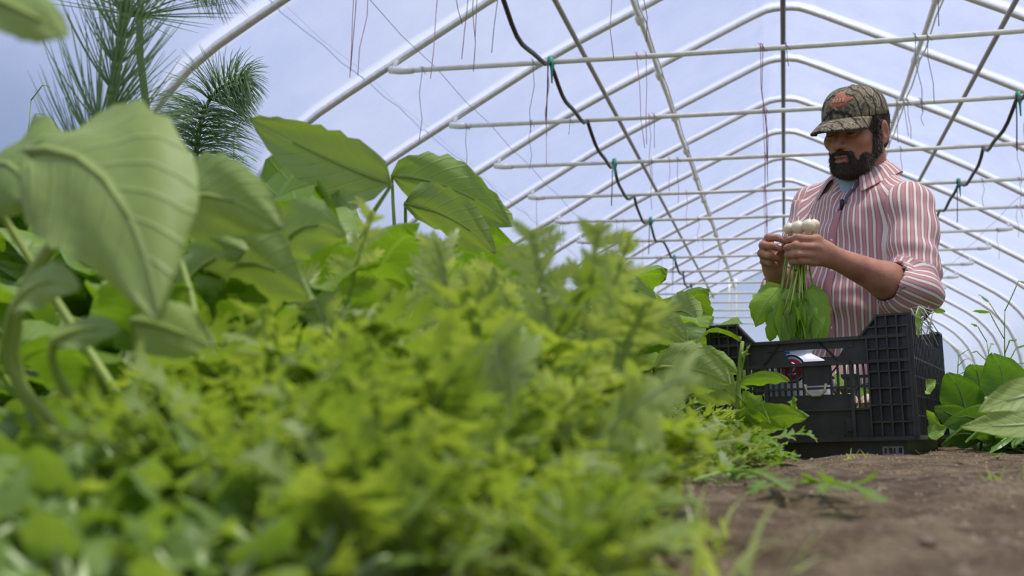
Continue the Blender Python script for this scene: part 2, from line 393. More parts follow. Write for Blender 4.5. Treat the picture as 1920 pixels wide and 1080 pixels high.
# hanging strings: (bar, px at the bar, length in m, colour, end drift)
STR = [(0, 620, .43, 'p', -.01), (0, 626, .40, 'r', -.02), (0, 651, .42, 'p', -.04), (0, 803, .46, 'p', -.03), (0, 832, .22, 'g', .05), (0, 868, .38, 'r', -.03), (0, 879, .44, 'r', 0), (0, 886, .30, 'p', -.01), (0, 930, .36, 'g', -.03),
       (0, 1153, .42, 'p', .02), (0, 1221, .36, 'r', .01), (0, 1783, .20, 'g', .01), (0, 1800, .12, 'g', .02), (0, 1757, .38, 'r', .01), (0, 1833, .12, 'p', 0),
       (1, 771, .42, 'g', -.01), (1, 1001, .40, 'g', -.01), (1, 1030, .42, 'p', 0), (1, 1207, .52, 'p', .04), (1, 1225, .50, 'p', 0), (1, 1442, .62, 'r', .02), (1, 1446, .70, 'r', .01), (1, 1720, .40, 'g', .02), (1, 1741, .36, 'g', .02), (1, 1489, .12, 'g', .01),
       (2, 866, .30, 'g', 0), (2, 998, .32, 'g', -.01), (2, 1029, .30, 'p', 0), (2, 1076, .10, 'g', -.01), (2, 1230, .40, 'p', .01), (2, 1240, .22, 'g', 0), (2, 1444, .75, 'r', .01), (2, 1450, .5, 'r', 0), (2, 1684, .26, 'g', 0), (2, 1696, .22, 'g', .02), (2, 1703, .24, 'g', .01), (2, 1726, .16, 'g', .01), (2, 1904, .28, 'g', -.02),
       (3, 1234, .38, 'g', 0), (3, 1268, .26, 'p', 0), (3, 1284, .34, 'g', 0), (3, 1447, .62, 'r', 0), (3, 1688, .2, 'g', 0), (3, 1886, .3, 'p', .01), (3, 1905, .34, 'p', 0),
       (4, 1010, .34, 'g', 0), (4, 1300, .30, 'p', 0), (4, 1443, .45, 'r', 0), (4, 1825, .22, 'g', 0), (4, 1886, .32, 'p', .01),
       (5, 1056, .30, 'g', 0), (5, 1063, .22, 'g', 0), (5, 1166, .32, 'g', 0), (5, 1180, .26, 'p', 0), (5, 1321, .24, 'r', 0), (5, 1446, .4, 'r', 0), (5, 1880, .28, 'g', 0),
       (6, 1100, .2, 'g', 0), (6, 1216, .3, 'p', 0), (6, 1330, .2, 'p', 0), (6, 1846, .3, 'g', 0), (7, 1251, .22, 'g', 0), (7, 1242, .26, 'g', 0), (7, 1358, .2, 'g', 0),
       (8, 1216, .34, 'g', 0), (8, 1244, .3, 'r', 0), (8, 1271, .26, 'g', 0), (9, 1260, .3, 'g', 0), (9, 1298, .26, 'g', 0), (10, 1281, .3, 'g', 0), (11, 1300, .3, 'g', 0), (12, 1322, .3, 'g', 0)]
COLN = {'p': 'pink', 'r': 'dark red', 'g': 'grey'}; COLM = {'p': M_twine_pink, 'r': M_twine_red, 'g': M_twine_grey}
bybar = {}
for s in STR: bybar.setdefault(s[0], []).append(s)
for b, L in bybar.items():
    L.sort(key=lambda s: s[1])
    for i, (k, px, ln, c, dr) in enumerate(L):
        y = hy(k)-.038-.019; xx = (px-VX)/FPX*y
        q = MB(); r1 = rnd.uniform(-1, 1)*.012
        q.tube([(xx, y+.03, HB+.018), (xx, y, HB+.010), (xx, y, HB-.03), (xx+dr*.3+r1, y, HB-ln*.35), (xx+dr*.6-r1, y, HB-ln*.7), (xx+dr, y, HB-ln)], .0019, 5)
        q.tube([(xx-.012, y, HB+.016), (xx+.008, y-.002, HB-.014), (xx+.022, y, HB-.035)], .0016, 4)
        pos = 'at its left end' if i == 0 else 'at its right end' if i == len(L)-1 and len(L) > 1 else '%s twine from the left' % ORD[i]
        tag(q.build('hanging_twine', COLM[c]), '%s twine hanging from the %s cross bar, %s' % (COLN[c], ORD[k+1], pos), 'twine', 'loose twines hanging from the cross bars')
# ------------------------------------------------------------------ leaves
def curve_pts(base, az, elev, bend, L, n, twist=0, rr=None):
    """midrib leaving base with azimuth az, elevation elev (rad), bending down by bend over its length"""
    p = Vector(base); out = [p.copy()]; a = az
    for i in range(n):
        t = (i+.5)/n
        e_ = elev - bend*t**1.4; a += twist/n
        p = p + Vector((math.cos(a)*math.cos(e_), math.sin(a)*math.cos(e_), math.sin(e_)))*(L/n); out.append(p.copy())
    return out
def bez(a, b, c, n):
    a, b, c = Vector(a), Vector(b), Vector(c)
    return [a*(1-t)**2+b*2*t*(1-t)+c*t*t for t in [i/n for i in range(n+1)]]
def frames(pts, side):
    fr = []
    for i in range(len(pts)):
        t = (pts[min(i+1, len(pts)-1)]-pts[max(i-1, 0)]).normalized()
        s = (side - t*side.dot(t)); s = s.normalized() if s.length > 1e-5 else t.orthogonal().normalized()
        fr.append((t, s, s.cross(t)))
    return fr
def shape_broad(t): return (math.sin(PI*min(1, t**.72))**.62)*(1 if t < .5 else 1-.15*(t-.5))
def shape_spoon(t): return math.sin(PI*min(1, t**.85))**.55
def broad_leaf(mb, pts, side, W, tone, rr, ruffle=.12, cup=.25, teeth=.07, shape=shape_broad, nx=9, teethn=9):
    fr = frames(pts, Vector(side)); n = len(pts)-1; vs = []; uv = []
    ph = rr.uniform(0, 6); ph2 = rr.uniform(0, 6)
    for i, p in enumerate(pts):
        t = i/n; T, Sd, N = fr[i]; w = W*.5*max(.03, shape(t))
        for j in range(nx):
            xj = -1+2*j/(nx-1); ax = abs(xj); ww = w
            if ax > .99: ww *= 1+teeth*math.sin(t*teethn*2*PI+ph+(1.5 if xj > 0 else 0))+teeth*.6*math.sin(t*teethn*4.7*PI+ph2)
            off = cup*ax*ax*w*1.0 + ruffle*W*ax**2*math.sin(t*11+ph+xj*1.3)*.5 + .05*W*math.sin(xj*7+t*9+ph2)*ax
            q = p + Sd*(xj*ww) + N*off
            if ax > .9 and 0 < i: q = q + T*(W*.02*math.sin(t*40+ph))
            vs.append(q); uv.append((.5+xj*.5*min(1, w/(W*.5)+.15), t))
    fs = [(i*nx+j, i*nx+j+1, (i+1)*nx+j+1, (i+1)*nx+j) for i in range(n) for j in range(nx-1)]
    mb.add(vs, fs, uv, tone)
def frilly_leaf(mb, sb, pts, side, W, tone, rr, start=.25):
    fr = frames(pts, Vector(side)); n = len(pts)-1; L = sum((pts[i+1]-pts[i]).length for i in range(n))
    def at(t):
        f = t*n; i = min(n-1, int(f)); u = f-i
        return pts[i].lerp(pts[i+1], u), fr[i][0].lerp(fr[i+1][0], u), fr[i][1].lerp(fr[i+1][1], u), fr[i][2].lerp(fr[i+1][2], u)
    # web along the midrib
    vs = []; uv = []
    for i in range(n+1):
        p, T, Sd, N = at(i/n); w = W*(.03+.06*max(0, (i/n-start)))
        vs += [p-Sd*w+N*w*.4, p, p+Sd*w+N*w*.4]; uv += [(.44, i/n), (.5, i/n), (.56, i/n)]
    mb.add(vs, [q for i in range(n) for q in ((i*3, i*3+1, i*3+4, i*3+3), (i*3+1, i*3+2, i*3+5, i*3+4))], uv, tone)
    nl = 9
    for k in range(nl):
        t = start+(1-start)*(k+.3)/nl
        for sg in (-1, 1):
            p, T, Sd, N = at(min(.985, t+rr.uniform(-.015, .015)))
            l = W*.5*(.45+.75*math.sin(PI*min(1, .18+.78*(k/nl))))*rr.uniform(.55, 1.3)
            al = rr.uniform(.15, .95)
            D = (Sd*sg*math.cos(al)+T*math.sin(al)).normalized(); E = (T*math.cos(al)-Sd*sg*math.sin(al)).normalized()
            up = rr.uniform(-.6, .8); w0 = l*rr.uniform(.08, .13)
            vs = []; m_ = 5
            for i in range(m_+1):
                u = i/m_; c = p+D*(l*u)+N*(up*l*u*u*.8-.25*l*u**3*rr.uniform(.3, 1)); ww = w0*(1+.5*math.sin(u*PI))*(1-u*.8)+.0006
                vs += [c-E*ww, c+E*ww]
            fs = [(i*2, i*2+1, i*2+3, i*2+2) for i in range(m_)]
            b = len(vs)
            for i in (1, 2, 3, 4):      # teeth on the lobe
                for q in (0, 1):
                    a0 = vs[i*2+q]; dd = (E*(1 if q else -1)*.8+D*.9+N*rr.uniform(-.2, .5)).normalized()*l*rr.uniform(.18, .34)*(1.1-.12*i)
                    a1 = vs[(i-1)*2+q]; a2 = a0.lerp(vs[(i+1)*2+q], .1) if i < m_ else a0
                    fs.append((i*2+q, (i-1)*2+q, len(vs)) if q else (len(vs), (i-1)*2+q, i*2+q)); vs.append(a0+dd)
            mb.add(vs, fs, [(.58, .5)]*len(vs), min(1, tone+rr.uniform(-.08, .08)))
    r0 = max(.0012, W*.028)
    sb.tube([q for q in pts], [r0*(1-.75*i/n) for i in range(n+1)], 5)
def make_broad_plant(name, rr, H=.36, n=14, spread=1.0):
    rt = empty(name); f = MB(); s = MB()
    for i in range(n):
        az = i*2.4+rr.uniform(-.3, .3); q = i/n
        el = 1.42-.75*q*spread+rr.uniform(-.1, .1); Lp = H*rr.uniform(.50, .74)*(1-.25*q); bend = .35+.5*q
        st = curve_pts((.01*math.cos(az), .01*math.sin(az), 0), az, el, bend*.5, Lp, 6)
        e2 = el-bend*.5; L = H*rr.uniform(.36, .52)
        lf = curve_pts(st[-1], az, e2, rr.uniform(.7, 1.5), L, 12, rr.uniform(-.3, .3))
        sd = Vector((-math.sin(az), math.cos(az), rr.uniform(-.35, .35)))
        broad_leaf(f, lf, sd, L*rr.uniform(.72, .95), rr.uniform(.15, .9), rr, ruffle=.16, teeth=.08)
        s.tube(st+[lf[1], lf[3]], [.0055, .005, .0045, .004, .0038, .0036, .0034, .003, .0015], 6)
    f.build('foliage', M_broad, rt); s.build('stems', M_stem, rt); return rt
def make_frilly_plant(name, rr, H=.22, n=30):
    rt = empty(name); f = MB(); s = MB()
    for i in range(n):
        az = i*2.4+rr.uniform(-.3, .3); q = i/n
        el = 1.45-.95*q+rr.uniform(-.12, .12); L = H*rr.uniform(.75, 1.1)
        pts = curve_pts((.008*math.cos(az), .008*math.sin(az), 0), az, el, .6+.7*rr.random(), L, 9, rr.uniform(-.3, .3))
        sd = Vector((-math.sin(az), math.cos(az), rr.uniform(-.5, .5)))
        frilly_leaf(f, s, pts, sd, L*rr.uniform(.30, .46), rr.uniform(.1, .9), rr)
    f.build('foliage', M_miz, rt); s.build('stems', M_stem_w, rt); return rt
def make_spoon_plant(name, rr, H=.2, n=18, mat=None):
    rt = empty(name); f = MB(); s = MB()
    for i in range(n):
        az = i*2.4+rr.uniform(-.2, .2); q = i/n
        el = 1.35-.95*q+rr.uniform(-.1, .1); Lp = H*rr.uniform(.45, .6); L = H*rr.uniform(.38, .5)
        st = curve_pts((.012*math.cos(az), .012*math.sin(az), 0), az, el, .25, Lp, 5)
        lf = curve_pts(st[-1], az, el-.25, rr.uniform(.3, .9), L, 9)
        sd = Vector((-math.sin(az), math.cos(az), rr.uniform(-.2, .2)))
        broad_leaf(f, lf, sd, L*rr.uniform(.8, .98), rr.uniform(.1, .9), rr, ruffle=.04, cup=.38, teeth=.0, shape=shape_spoon, nx=7)
        s.tube(st+[lf[2]], [.009, .008, .007, .006, .005, .004, .002], 6)
    f.build('foliage', mat or M_choi, rt); s.build('stems', M_stem_w, rt); return rt
def gap(x, y, H):
    return max(0.0, gz(x, y)-.004)
def rowlabels(spots, fmt):
    """fmt gets the place in the row counted from the path and the row counted from the camera"""
    ys = []; out = [None]*len(spots)
    rows = {}
    for i, q in enumerate(spots): rows.setdefault(q[3], []).append(i)
    for r_, k in enumerate(sorted(rows)):
        for c_, i in enumerate(sorted(rows[k], key=lambda i: abs(spots[i][0]-.1))): out[i] = fmt % (ORD[c_], ORD[r_])
    return out
def scatter(protos, spots, label, cat, group, seed, smin=.85, smax=1.15):
    labs = rowlabels(spots, label) if '%s' in label else [label]*len(spots)
    spots = [q[:3] for q in spots]
    rr = random.Random(seed); pk = [kids(p) for p in protos]; used = [False]*len(protos)
    for i, (x, y, s) in enumerate(spots):
        j = i % len(protos)
        if not used[j]: o = protos[j]; used[j] = True
        else: o = copy_tree(protos[j], None, pk[j])
        o.location = (x, y, gz(x, y)-.004); o.rotation_euler = (0, 0, rr.uniform(0, 6.28)); k = s*rr.uniform(smin, smax); o.scale = (k, k, k)
        tag(o, labs[i], cat, group)
R1 = random.Random(5)
bp_ = [make_broad_plant('mustard_greens', random.Random(20+i)) for i in range(5)]
# tall broad-leaved row running away down the left bed
def bed_edge(y): return -.10-.02*math.sin(y*3)
sp_back = []
for y in np.arange(1.15, 1.75, .2):
    for x in (-.62, -.80, -1.0, -1.22): sp_back.append((x+R1.uniform(-.05, .05)-.06*(1.5-y), float(y)+R1.uniform(-.05, .05), .98, round(float(y), 2)))
sp_mid = []
for y in np.arange(1.75, 3.3, .22):
    for x in (-.30, -.50, -.72, -.96): sp_mid.append((x+R1.uniform(-.05, .05)-(.12 if y < 2.2 else 0), float(y)+R1.uniform(-.06, .06), .93, round(float(y), 2)))
sp_far = []
for y in np.arange(3.4, 7.6, .42):
    for x in (-.33, -.62, -1.0): sp_far.append((x+R1.uniform(-.08, .08), float(y)+R1.uniform(-.1, .1), .88, round(float(y), 2)))
scatter(bp_[:2], sp_back, 'tall broad-leaved mustard behind the frilly greens, %s from the path, %s row', 'mustard plant', 'tall broad-leaved mustard plants of the near left bed', 1)
scatter(bp_[2:4], sp_mid, 'broad-leaved mustard level with the crate, %s from the path, %s row', 'mustard plant', 'broad-leaved mustard plants beside the crate', 2)
scatter(bp_[4:], sp_far, 'far broad-leaved mustard beyond the crate, %s from the path, %s row', 'mustard plant', 'far broad-leaved mustard plants', 3)
bm_ = [make_broad_plant('mustard_greens', random.Random(30+i), .27, 13) for i in range(2)]
sp = [(-.50, .98, .95, 0), (-.58, 1.05, 1.05, 0), (-.43, .93, .78, 0), (-.66, .95, .9, 0), (-.36, 1.12, .85, 1), (-.47, 1.15, 1.1, 1), (-.62, 1.22, 1.15, 1), (-.56, .84, .7, 2), (-.45, .80, .62, 2)]
scatter(bm_, sp, 'mid-height broad-leaved mustard left of the frilly greens, %s from the path, %s row', 'mustard plant', 'mid-height mustard plants left of the mizuna', 12)
# frilly pale greens in front
fpx = [make_frilly_plant('mizuna_plant', random.Random(40+i), .20) for i in range(5)]
sp = []
for y in np.arange(.80, 1.45, .13):
    for x in np.arange(-.66, -.20, .115):
        if x/y < -.44: continue
        sp.append((float(x)+R1.uniform(-.03, .03)-.02, float(y)+R1.uniform(-.03, .03), (.94+.28*(y-.8))*(1.0 if x > -.5 else .9)*(.74 if x > -.27 else .85 if x > -.36 else 1), round(float(y), 2)))
scatter(fpx[:3], sp, 'frilly yellow-green mizuna in the picture centre, %s from the path, %s row', 'mizuna plant', 'frilly mizuna plants in the near left bed', 4)
sp = []
for y in np.arange(.42, .78, .085):
    for x in np.arange(-.38, -.07, .07):
        if x/y < -.50: continue
        s_ = max(.22, (.05+.0*y + .22*(y-.30))/.19)
        if x > -.12: s_ *= .6
        sp.append((float(x)+R1.uniform(-.02, .02)-.05*(y-.4), float(y)+R1.uniform(-.02, .02), s_, round(float(y), 2)))
scatter(fpx[3:], sp, 'low blurred mizuna at the very front, %s from the path, %s row', 'mizuna plant', 'low mizuna plants at the very front', 5, .9, 1.1)
# low round-leaved plants, front left
cp = [make_spoon_plant('cress_plant', random.Random(60+i), .11, 16, M_cress) for i in range(2)]
sp = []
for y in np.arange(.37, 1.0, .09):
    for x in np.arange(-.72, -.24, .085):
        if x > -.44*y: continue
        if x < -.80*y-.06: continue
        sp.append((float(x)+R1.uniform(-.02, .02), float(y)+R1.uniform(-.02, .02), max(.42, .62+1.1*(y-.45)), round(float(y), 2)))
for y in (.36, .42, .49, .57):
    for x in np.arange(-.62, -.05, .055):
        if x > -.40*y or x < -.74*y-.02: continue
        sp.append((float(x)+R1.uniform(-.012, .012), y+R1.uniform(-.012, .012), .50+1.0*(y-.36), y+.003))
scatter(cp, sp, 'low round-leaved seedling at the left front, %s from the path, %s row', 'seedling plant', 'low round-leaved plants at the front left', 6)
# smaller frilly plants along the path edge toward the crate
fq = [make_frilly_plant('mizuna_plant', random.Random(50+i), .13, 14) for i in range(2)]
sp = [(-.22, 1.50, 1.1), (-.17, 1.62, 1.0), (-.14, 1.78, .9), (-.21, 1.75, 1.3), (-.095, 1.42, .7), (-.13, 1.2, .6), (-.17, 1.35, .9), (-.11, 1.58, .8), (-.06, 1.68, .5), (-.22, 1.95, 1.4), (-.16, 2.02, 1.0)]
sp = [q+(0,) for q in sp]
sp = [(a, b, c, 0 if b < 1.6 else 1) for a, b, c in [q[:3] for q in sp]]
scatter(fq, sp, 'small frilly mizuna on the path edge before the crate, %s from the soil, %s row', 'mizuna plant', 'small mizuna plants on the path edge', 7)
# right bed of spoon-leaved pak choi
cq = [make_spoon_plant('pak_choi_plant', random.Random(70+i), .24, 20) for i in range(3)]
sp = [(.51, 2.68, .8), (.47, 2.36, .45), (.62, 2.75, 1.05), (.56, 2.45, .8)]
sp2 = []
for y in np.arange(3.0, 7.5, .36):
    for x in (.62, .92, 1.25): sp2.append((x+R1.uniform(-.05, .05)+(.0 if y > 3.4 else .05), float(y)+R1.uniform(-.05, .05), .9, round(float(y), 2)))
for i, (x, y, s) in enumerate(sp):
    o = cq[0] if i == 0 else copy_tree(cq[0], None, kids(cq[0])); o.location = (x, y, gz(x, y)-.004); o.rotation_euler = (0, 0, 1.3*i); o.scale = (s,)*3
    tag(o, ['pak choi with big round leaves right of the crate\'s rear corner', 'small low pak choi on the soil touching the crate\'s right corner', 'tallest pak choi of the right bed, at the frame edge', 'middle-sized pak choi in front of the tallest one in the right bed'][i], 'pak choi', 'pak choi plants of the right bed')
scatter(cq[1:], sp2, 'pak choi farther down the right bed, %s from the path, %s row', 'pak choi', 'farther pak choi plants of the right bed', 8)

# ------------------------------------------------------------------ single leaves and plants that stand out
def hero(name, label, cat, root, leaves, mat=M_pale, stem=M_stem):
    """leaves: (base point on stalk, mid, tip, side, width, tone, ruffle)"""
    rt = empty(name, root); rr = random.Random(len(label)); R_ = Vector(root)
    for (stalk, a, b, c, side, W, tone, ruf, teeth) in leaves:
        f = MB(); s = MB()
        lf = [q-R_ for q in bez(a, b, c, 16)]
        broad_leaf(f, lf, side, W, tone, rr, ruffle=ruf, teeth=teeth, nx=11, teethn=7)
        lo = f.build('leaf', mat, rt)
        if isinstance(stalk, list):
            st = [q-R_ for q in bez(R_, stalk[0], stalk[1], 8)]; st += [(st[-1]*(1-t)+(Vector(a)-R_)*t)+Vector((0, .012*math.sin(PI*t), 0)) for t in (.2, .5, .8, 1)]
        else: st = [q-R_ for q in bez(R_, Vector(stalk), Vector(a), 8)]
        rs_ = [(.0055 if isinstance(stalk, list) else .0042)-.002*i/len(st) for i in range(len(st))]
        s.tube(st+lf[2:12:3], rs_+[.003, .002, .0015, .001][:len(lf[2:12:3])], 6); s.build('leafstalk', stem, rt)
    return tag(rt, label, cat)
# big pale leaf, far left, hanging towards the camera
hero('mustard_greens', 'blurred mustard plant whose huge pale hanging leaf fills the left edge', 'mustard plant', (-.36, .66, 0), [
    ([P(-160, 760, .62), P(125, 425, .60)], P(50, 285, .60), P(230, 245, .56), P(300, 600, .53), (.62, .1, .50), .098, .85, .06, .05),
    (P(420, 600, .74), P(290, 395, .74), P(380, 320, .70), P(530, 430, .68), (.2, -.1, .9), .06, .75, .08, .05),
    (P(60, 500, .7), P(-40, 330, .66), P(20, 260, .62), P(60, 380, .6), (.3, .3, .8), .08, .1, .1, .05)])
hero('mustard_greens', 'mustard plant with folded pale leaf end and small drooping leaf, low left', 'mustard plant', (-.30, .62, 0), [
    (P(250, 700, .62), P(250, 600, .60), P(320, 610, .58), P(400, 650, .57), (.1, .25, .9), .034, .95, .08, .04),
    (P(-60, 780, .60), P(20, 590, .57), P(60, 495, .57), P(150, 545, .56), (.3, .2, .9), .030, .95, .05, .02),
    (P(60, 760, .58), P(100, 640, .55), P(160, 600, .55), P(225, 625, .55), (.2, .3, .6), .022, .5, .05, .02)])
hero('mustard_greens', 'mustard plant with broad pale leaves with jagged lit edges, left of centre', 'mustard plant', (-.42, .86, 0), [
    (P(420, 700, .86), P(390, 520, .86), P(470, 450, .82), P(590, 560, .78), (.2, -.5, .9), .075, .8, .14, .09),
    (P(520, 650, .92), P(520, 480, .92), P(560, 390, .90), P(650, 440, .86), (.2, -.4, .9), .05, .7, .12, .08),
    (P(450, 760, .8), P(340, 560, .84), P(360, 480, .82), P(460, 470, .80), (.2, -.3, .9), .05, .55, .12, .08)])
hero('mustard_greens', 'tall mustard plant with upright pale serrated leaf at the skyline', 'mustard plant', (-.50, 1.28, 0), [
    (P(600, 520, 1.27), P(735, 345, 1.22), P(600, 300, 1.24), P(468, 222, 1.26), (.25, -.3, .95), .075, .8, .08, .07),
    (P(560, 560, 1.25), P(640, 330, 1.26), P(560, 440, 1.22), P(450, 500, 1.16), (.5, .3, .6), .12, .7, .12, .06),
    (P(520, 560, 1.2), P(500, 380, 1.18), P(420, 420, 1.14), P(350, 520, 1.1), (.5, .3, .5), .10, .55, .12, .06)])
hero('mustard_greens', 'mustard plant with long glossy toothed leaf sloping down at the skyline', 'mustard plant', (-.52, 1.62, 0), [
    (P(740, 520, 1.62), P(735, 330, 1.60), P(850, 330, 1.58), P(960, 425, 1.55), (.35, -.3, .75), .085, .4, .08, .08),
    (P(760, 520, 1.62), P(760, 380, 1.56), P(860, 400, 1.50), P(930, 475, 1.46), (.3, -.6, .6), .08, .75, .06, .06)])
hero('mustard_greens', 'mustard plant with pale grey-green leaves above the frilly tips mid-frame', 'mustard plant', (-.27, 1.75, 0), [
    (P(1150, 640, 1.8), P(1110, 545, 1.78), P(1180, 530, 1.72), P(1230, 560, 1.68), (.4, -.5, .7), .055, .9, .08, .06),
    (P(1200, 700, 1.8), P(1170, 610, 1.75), P(1240, 590, 1.7), P(1290, 640, 1.66), (.4, -.5, .7), .07, .7, .1, .06),
    (P(1240, 720, 1.7), P(1230, 690, 1.62), P(1300, 680, 1.56), P(1370, 720, 1.52), (.4, -.4, .7), .075, .85, .1, .08)])
hero('mustard_greens', 'mustard plant with leaves folded over beside the crate\'s left corner', 'mustard plant', (-.20, 2.05, 0), [
    (P(1290, 720, 2.05), P(1240, 600, 2.1), P(1280, 560, 2.05), P(1312, 610, 2.0), (.4, -.5, .7), .07, .5, .12, .06),
    (P(1300, 740, 2.05), P(1240, 680, 2.05), P(1310, 655, 2.0), P(1385, 700, 1.95), (.4, -.4, .7), .055, .6, .1, .08),
    (P(1320, 780, 2.0), P(1290, 740, 1.9), P(1350, 700, 1.86), P(1390, 760, 1.84), (.4, -.4, .7), .07, .9, .1, .06)])
hero('mustard_greens', 'bright leafy plant reaching in at the top left corner of the view', 'mustard plant', (-.44, .50, 0), [
    (P(-160, 260, .48), P(-60, -20, .46), P(60, 20, .45), P(125, 70, .44), (.2, .2, .9), .026, .8, .12, .06)])
# near leaf on the right edge
hero('pak_choi_plant', 'blurred pak choi leaf leaning in at the right edge of the view', 'pak choi', (.40, 1.55, 0), [
    (P(2010, 800, 1.5), P(1990, 730, 1.5), P(1920, 735, 1.48), P(1835, 772, 1.46), (0, .5, .9), .045, .6, .05, .0),
    (P(2000, 850, 1.6), P(1990, 790, 1.6), P(1900, 800, 1.6), P(1800, 800, 1.62), (.1, .5, .7), .045, .35, .05, .0)], M_pale, M_stem_w)
hero('pak_choi_plant', 'pak choi with large smooth round leaves facing the view, beside the crate', 'pak choi', (P(1830, 800, 2.5).x, 2.5, 0), [
    (P(1880, 800, 2.5), P(1888, 758, 2.50), P(1882, 690, 2.52), P(1862, 664, 2.44), (1, -.15, .1), .092, .6, .03, 0),
    (P(1820, 800, 2.5), P(1815, 782, 2.50), P(1800, 720, 2.50), P(1778, 700, 2.42), (1, -.2, .2), .085, .35, .03, 0),
    (P(1840, 800, 2.5), P(1842, 745, 2.60), P(1835, 690, 2.60), P(1822, 684, 2.56), (1, .1, 0), .075, .7, .03, 0),
    (P(1830, 820, 2.5), P(1815, 800, 2.46), P(1780, 770, 2.42), P(1750, 765, 2.40), (.3, -.5, 1), .05, .9, .03, 0),
    (P(1840, 830, 2.5), P(1850, 800, 2.44), P(1810, 760, 2.38), P(1770, 800, 2.34), (.3, -.5, .9), .065, .75, .03, 0),
    (P(1840, 840, 2.5), P(1840, 825, 2.42), P(1800, 795, 2.36), P(1765, 835, 2.32), (.3, -.6, .8), .06, .1, .03, 0),
    (P(1850, 840, 2.5), P(1870, 830, 2.40), P(1850, 770, 2.34), P(1812, 830, 2.28), (.6, -.5, .6), .06, .85, .03, 0),
    (P(1880, 830, 2.5), P(1900, 800, 2.44), P(1900, 740, 2.40), P(1870, 770, 2.32), (.9, -.4, .3), .08, .3, .03, 0),
    (P(1880, 840, 2.5), P(1900, 840, 2.40), P(1895, 800, 2.30), P(1855, 850, 2.24), (.7, -.5, .4), .055, .5, .03, 0),
    (P(1880, 840, 2.5), P(1920, 840, 2.40), P(1930, 770, 2.35), P(1900, 840, 2.24), (.8, -.5, .3), .07, .2, .03, 0)], M_choi, M_stem_w)
# frilly sprays catching the light above the bed
def spray(label, root, leaves):
    rt = empty('mizuna_plant', root); R_ = Vector(root); rr = random.Random(len(label)*3)
    for a, b, side, W, tone in leaves:
        f = MB(); s = MB(); pts = [q-R_ for q in bez(R_, a, b, 14)]
        frilly_leaf(f, s, pts, side, W, tone, rr, .45); lo = f.build('leaf', M_miz_pale, rt); s.build('midrib', M_stem_w, lo)
    return tag(rt, label, 'mizuna plant')
spray('tall frilly mizuna with pale branching leaf left of centre', P(640, 809, .95)-Vector((0, 0, .05)), [
    (P(620, 600, .95), P(700, 395, .92), (1, .2, 0), .05, .95), (P(560, 620, .95), P(520, 440, .95), (1, .2, 0), .06, .7), (P(700, 640, .95), P(830, 450, .95), (1, -.2, 0), .05, .9), (P(660, 700, .9), P(590, 560, .9), (1, 0, .2), .05, .9)])
spray('frilly mizuna with bright upright leaves in the picture centre', P(860, 809, .9)-Vector((0, 0, .05)), [
    (P(860, 640, .9), P(820, 450, .88), (1, .2, 0), .05, .95), (P(900, 640, .9), P(930, 500, .88), (1, .2, 0), .05, .8), (P(800, 700, .86), P(735, 560, .82), (1, .2, .2), .05, .95), (P(920, 700, .9), P(1010, 520, .86), (1, .2, 0), .06, .7)])
spray('frilly mizuna whose blurred tips stand against the hoops', P(1090, 809, .78)-Vector((0, 0, .05)), [
    (P(1080, 640, .78), P(1125, 415, .76), (1, .2, 0), .045, .55), (P(1110, 620, .78), P(1185, 435, .74), (1, .1, .2), .035, .6), (P(1040, 640, .8), P(995, 430, .78), (1, .2, 0), .045, .55), (P(1140, 680, .75), P(1220, 560, .72), (1, .1, .2), .05, .5)])
spray('frilly mizuna with one long pale leaf leaning over the path', P(1010, 809, .62)-Vector((0, 0, .05)), [
    (P(1000, 820, .62), P(1120, 690, .60), (.6, .2, .6), .04, .95), (P(1100, 800, .62), P(1290, 700, .60), (.2, .3, .9), .045, .5), (P(960, 780, .62), P(930, 650, .62), (1, .2, 0), .05, .6)])

# stalky plant in front of the crate, and leaves lying on the soil
rt = empty('bolting_mustard', (P(1392, 830, 1.85).x, 1.85, 0)); R_ = rt.location.copy(); rr = random.Random(8)
s = MB(); s.tube([q-R_ for q in bez(R_, P(1375, 760, 1.84), P(1392, 640, 1.82), 8)], [.006-.0004*i for i in range(9)], 7)
s.tube([q-R_ for q in bez(P(1382, 740, 1.83), P(1440, 800, 1.78), P(1495, 765, 1.78), 8)], .0028, 6); s.build('stalk', M_stem, rt)
for a, b, c, W, tn_ in ((P(1385, 720, 1.83), P(1450, 700, 1.80), P(1480, 715, 1.78), .022, .6), (P(1380, 810, 1.84), P(1450, 770, 1.78), P(1515, 782, 1.74), .045, .6), (P(1385, 790, 1.84), P(1400, 740, 1.8), P(1445, 795, 1.76), .05, .9),
                       (P(1390, 700, 1.83), P(1405, 640, 1.82), P(1400, 655, 1.8), .016, .3), (P(1492, 768, 1.78), P(1480, 740, 1.78), P(1490, 752, 1.77), .014, .4), (P(1380, 820, 1.84), P(1350, 790, 1.8), P(1320, 840, 1.76), .045, .3), (P(1380, 830, 1.84), P(1420, 840, 1.75), P(1475, 860, 1.66), .04, .5)):
    f = MB(); broad_leaf(f, [q-R_ for q in bez(a, b, c, 12)], (.2, -.5, .8), W, tn_, rr, teeth=.14, ruffle=.1); f.build('leaf', M_broad, rt)
tag(rt, 'green stalky plant with a curling side shoot in front of the crate', 'mustard plant')
rt = empty('bolting_mustard', (P(1362, 845, 1.6).x, 1.60, 0)); R_ = rt.location.copy()
for i in range(16):
    f = MB(); s = MB(); az = -2.6+i*.38; pts = curve_pts((0, 0, .0), az, rr.uniform(.25, 1.0), .9, rr.uniform(.09, .17), 9)
    frilly_leaf(f, s, pts, (-math.sin(az), math.cos(az), .2), .04, rr.uniform(.2, .7), rr, .2); lo = f.build('leaf', M_broad, rt); s.build('midrib', M_stem, lo)
tag(rt, 'spreading clump of jagged green leaves on the soil left of the path', 'mustard plant')
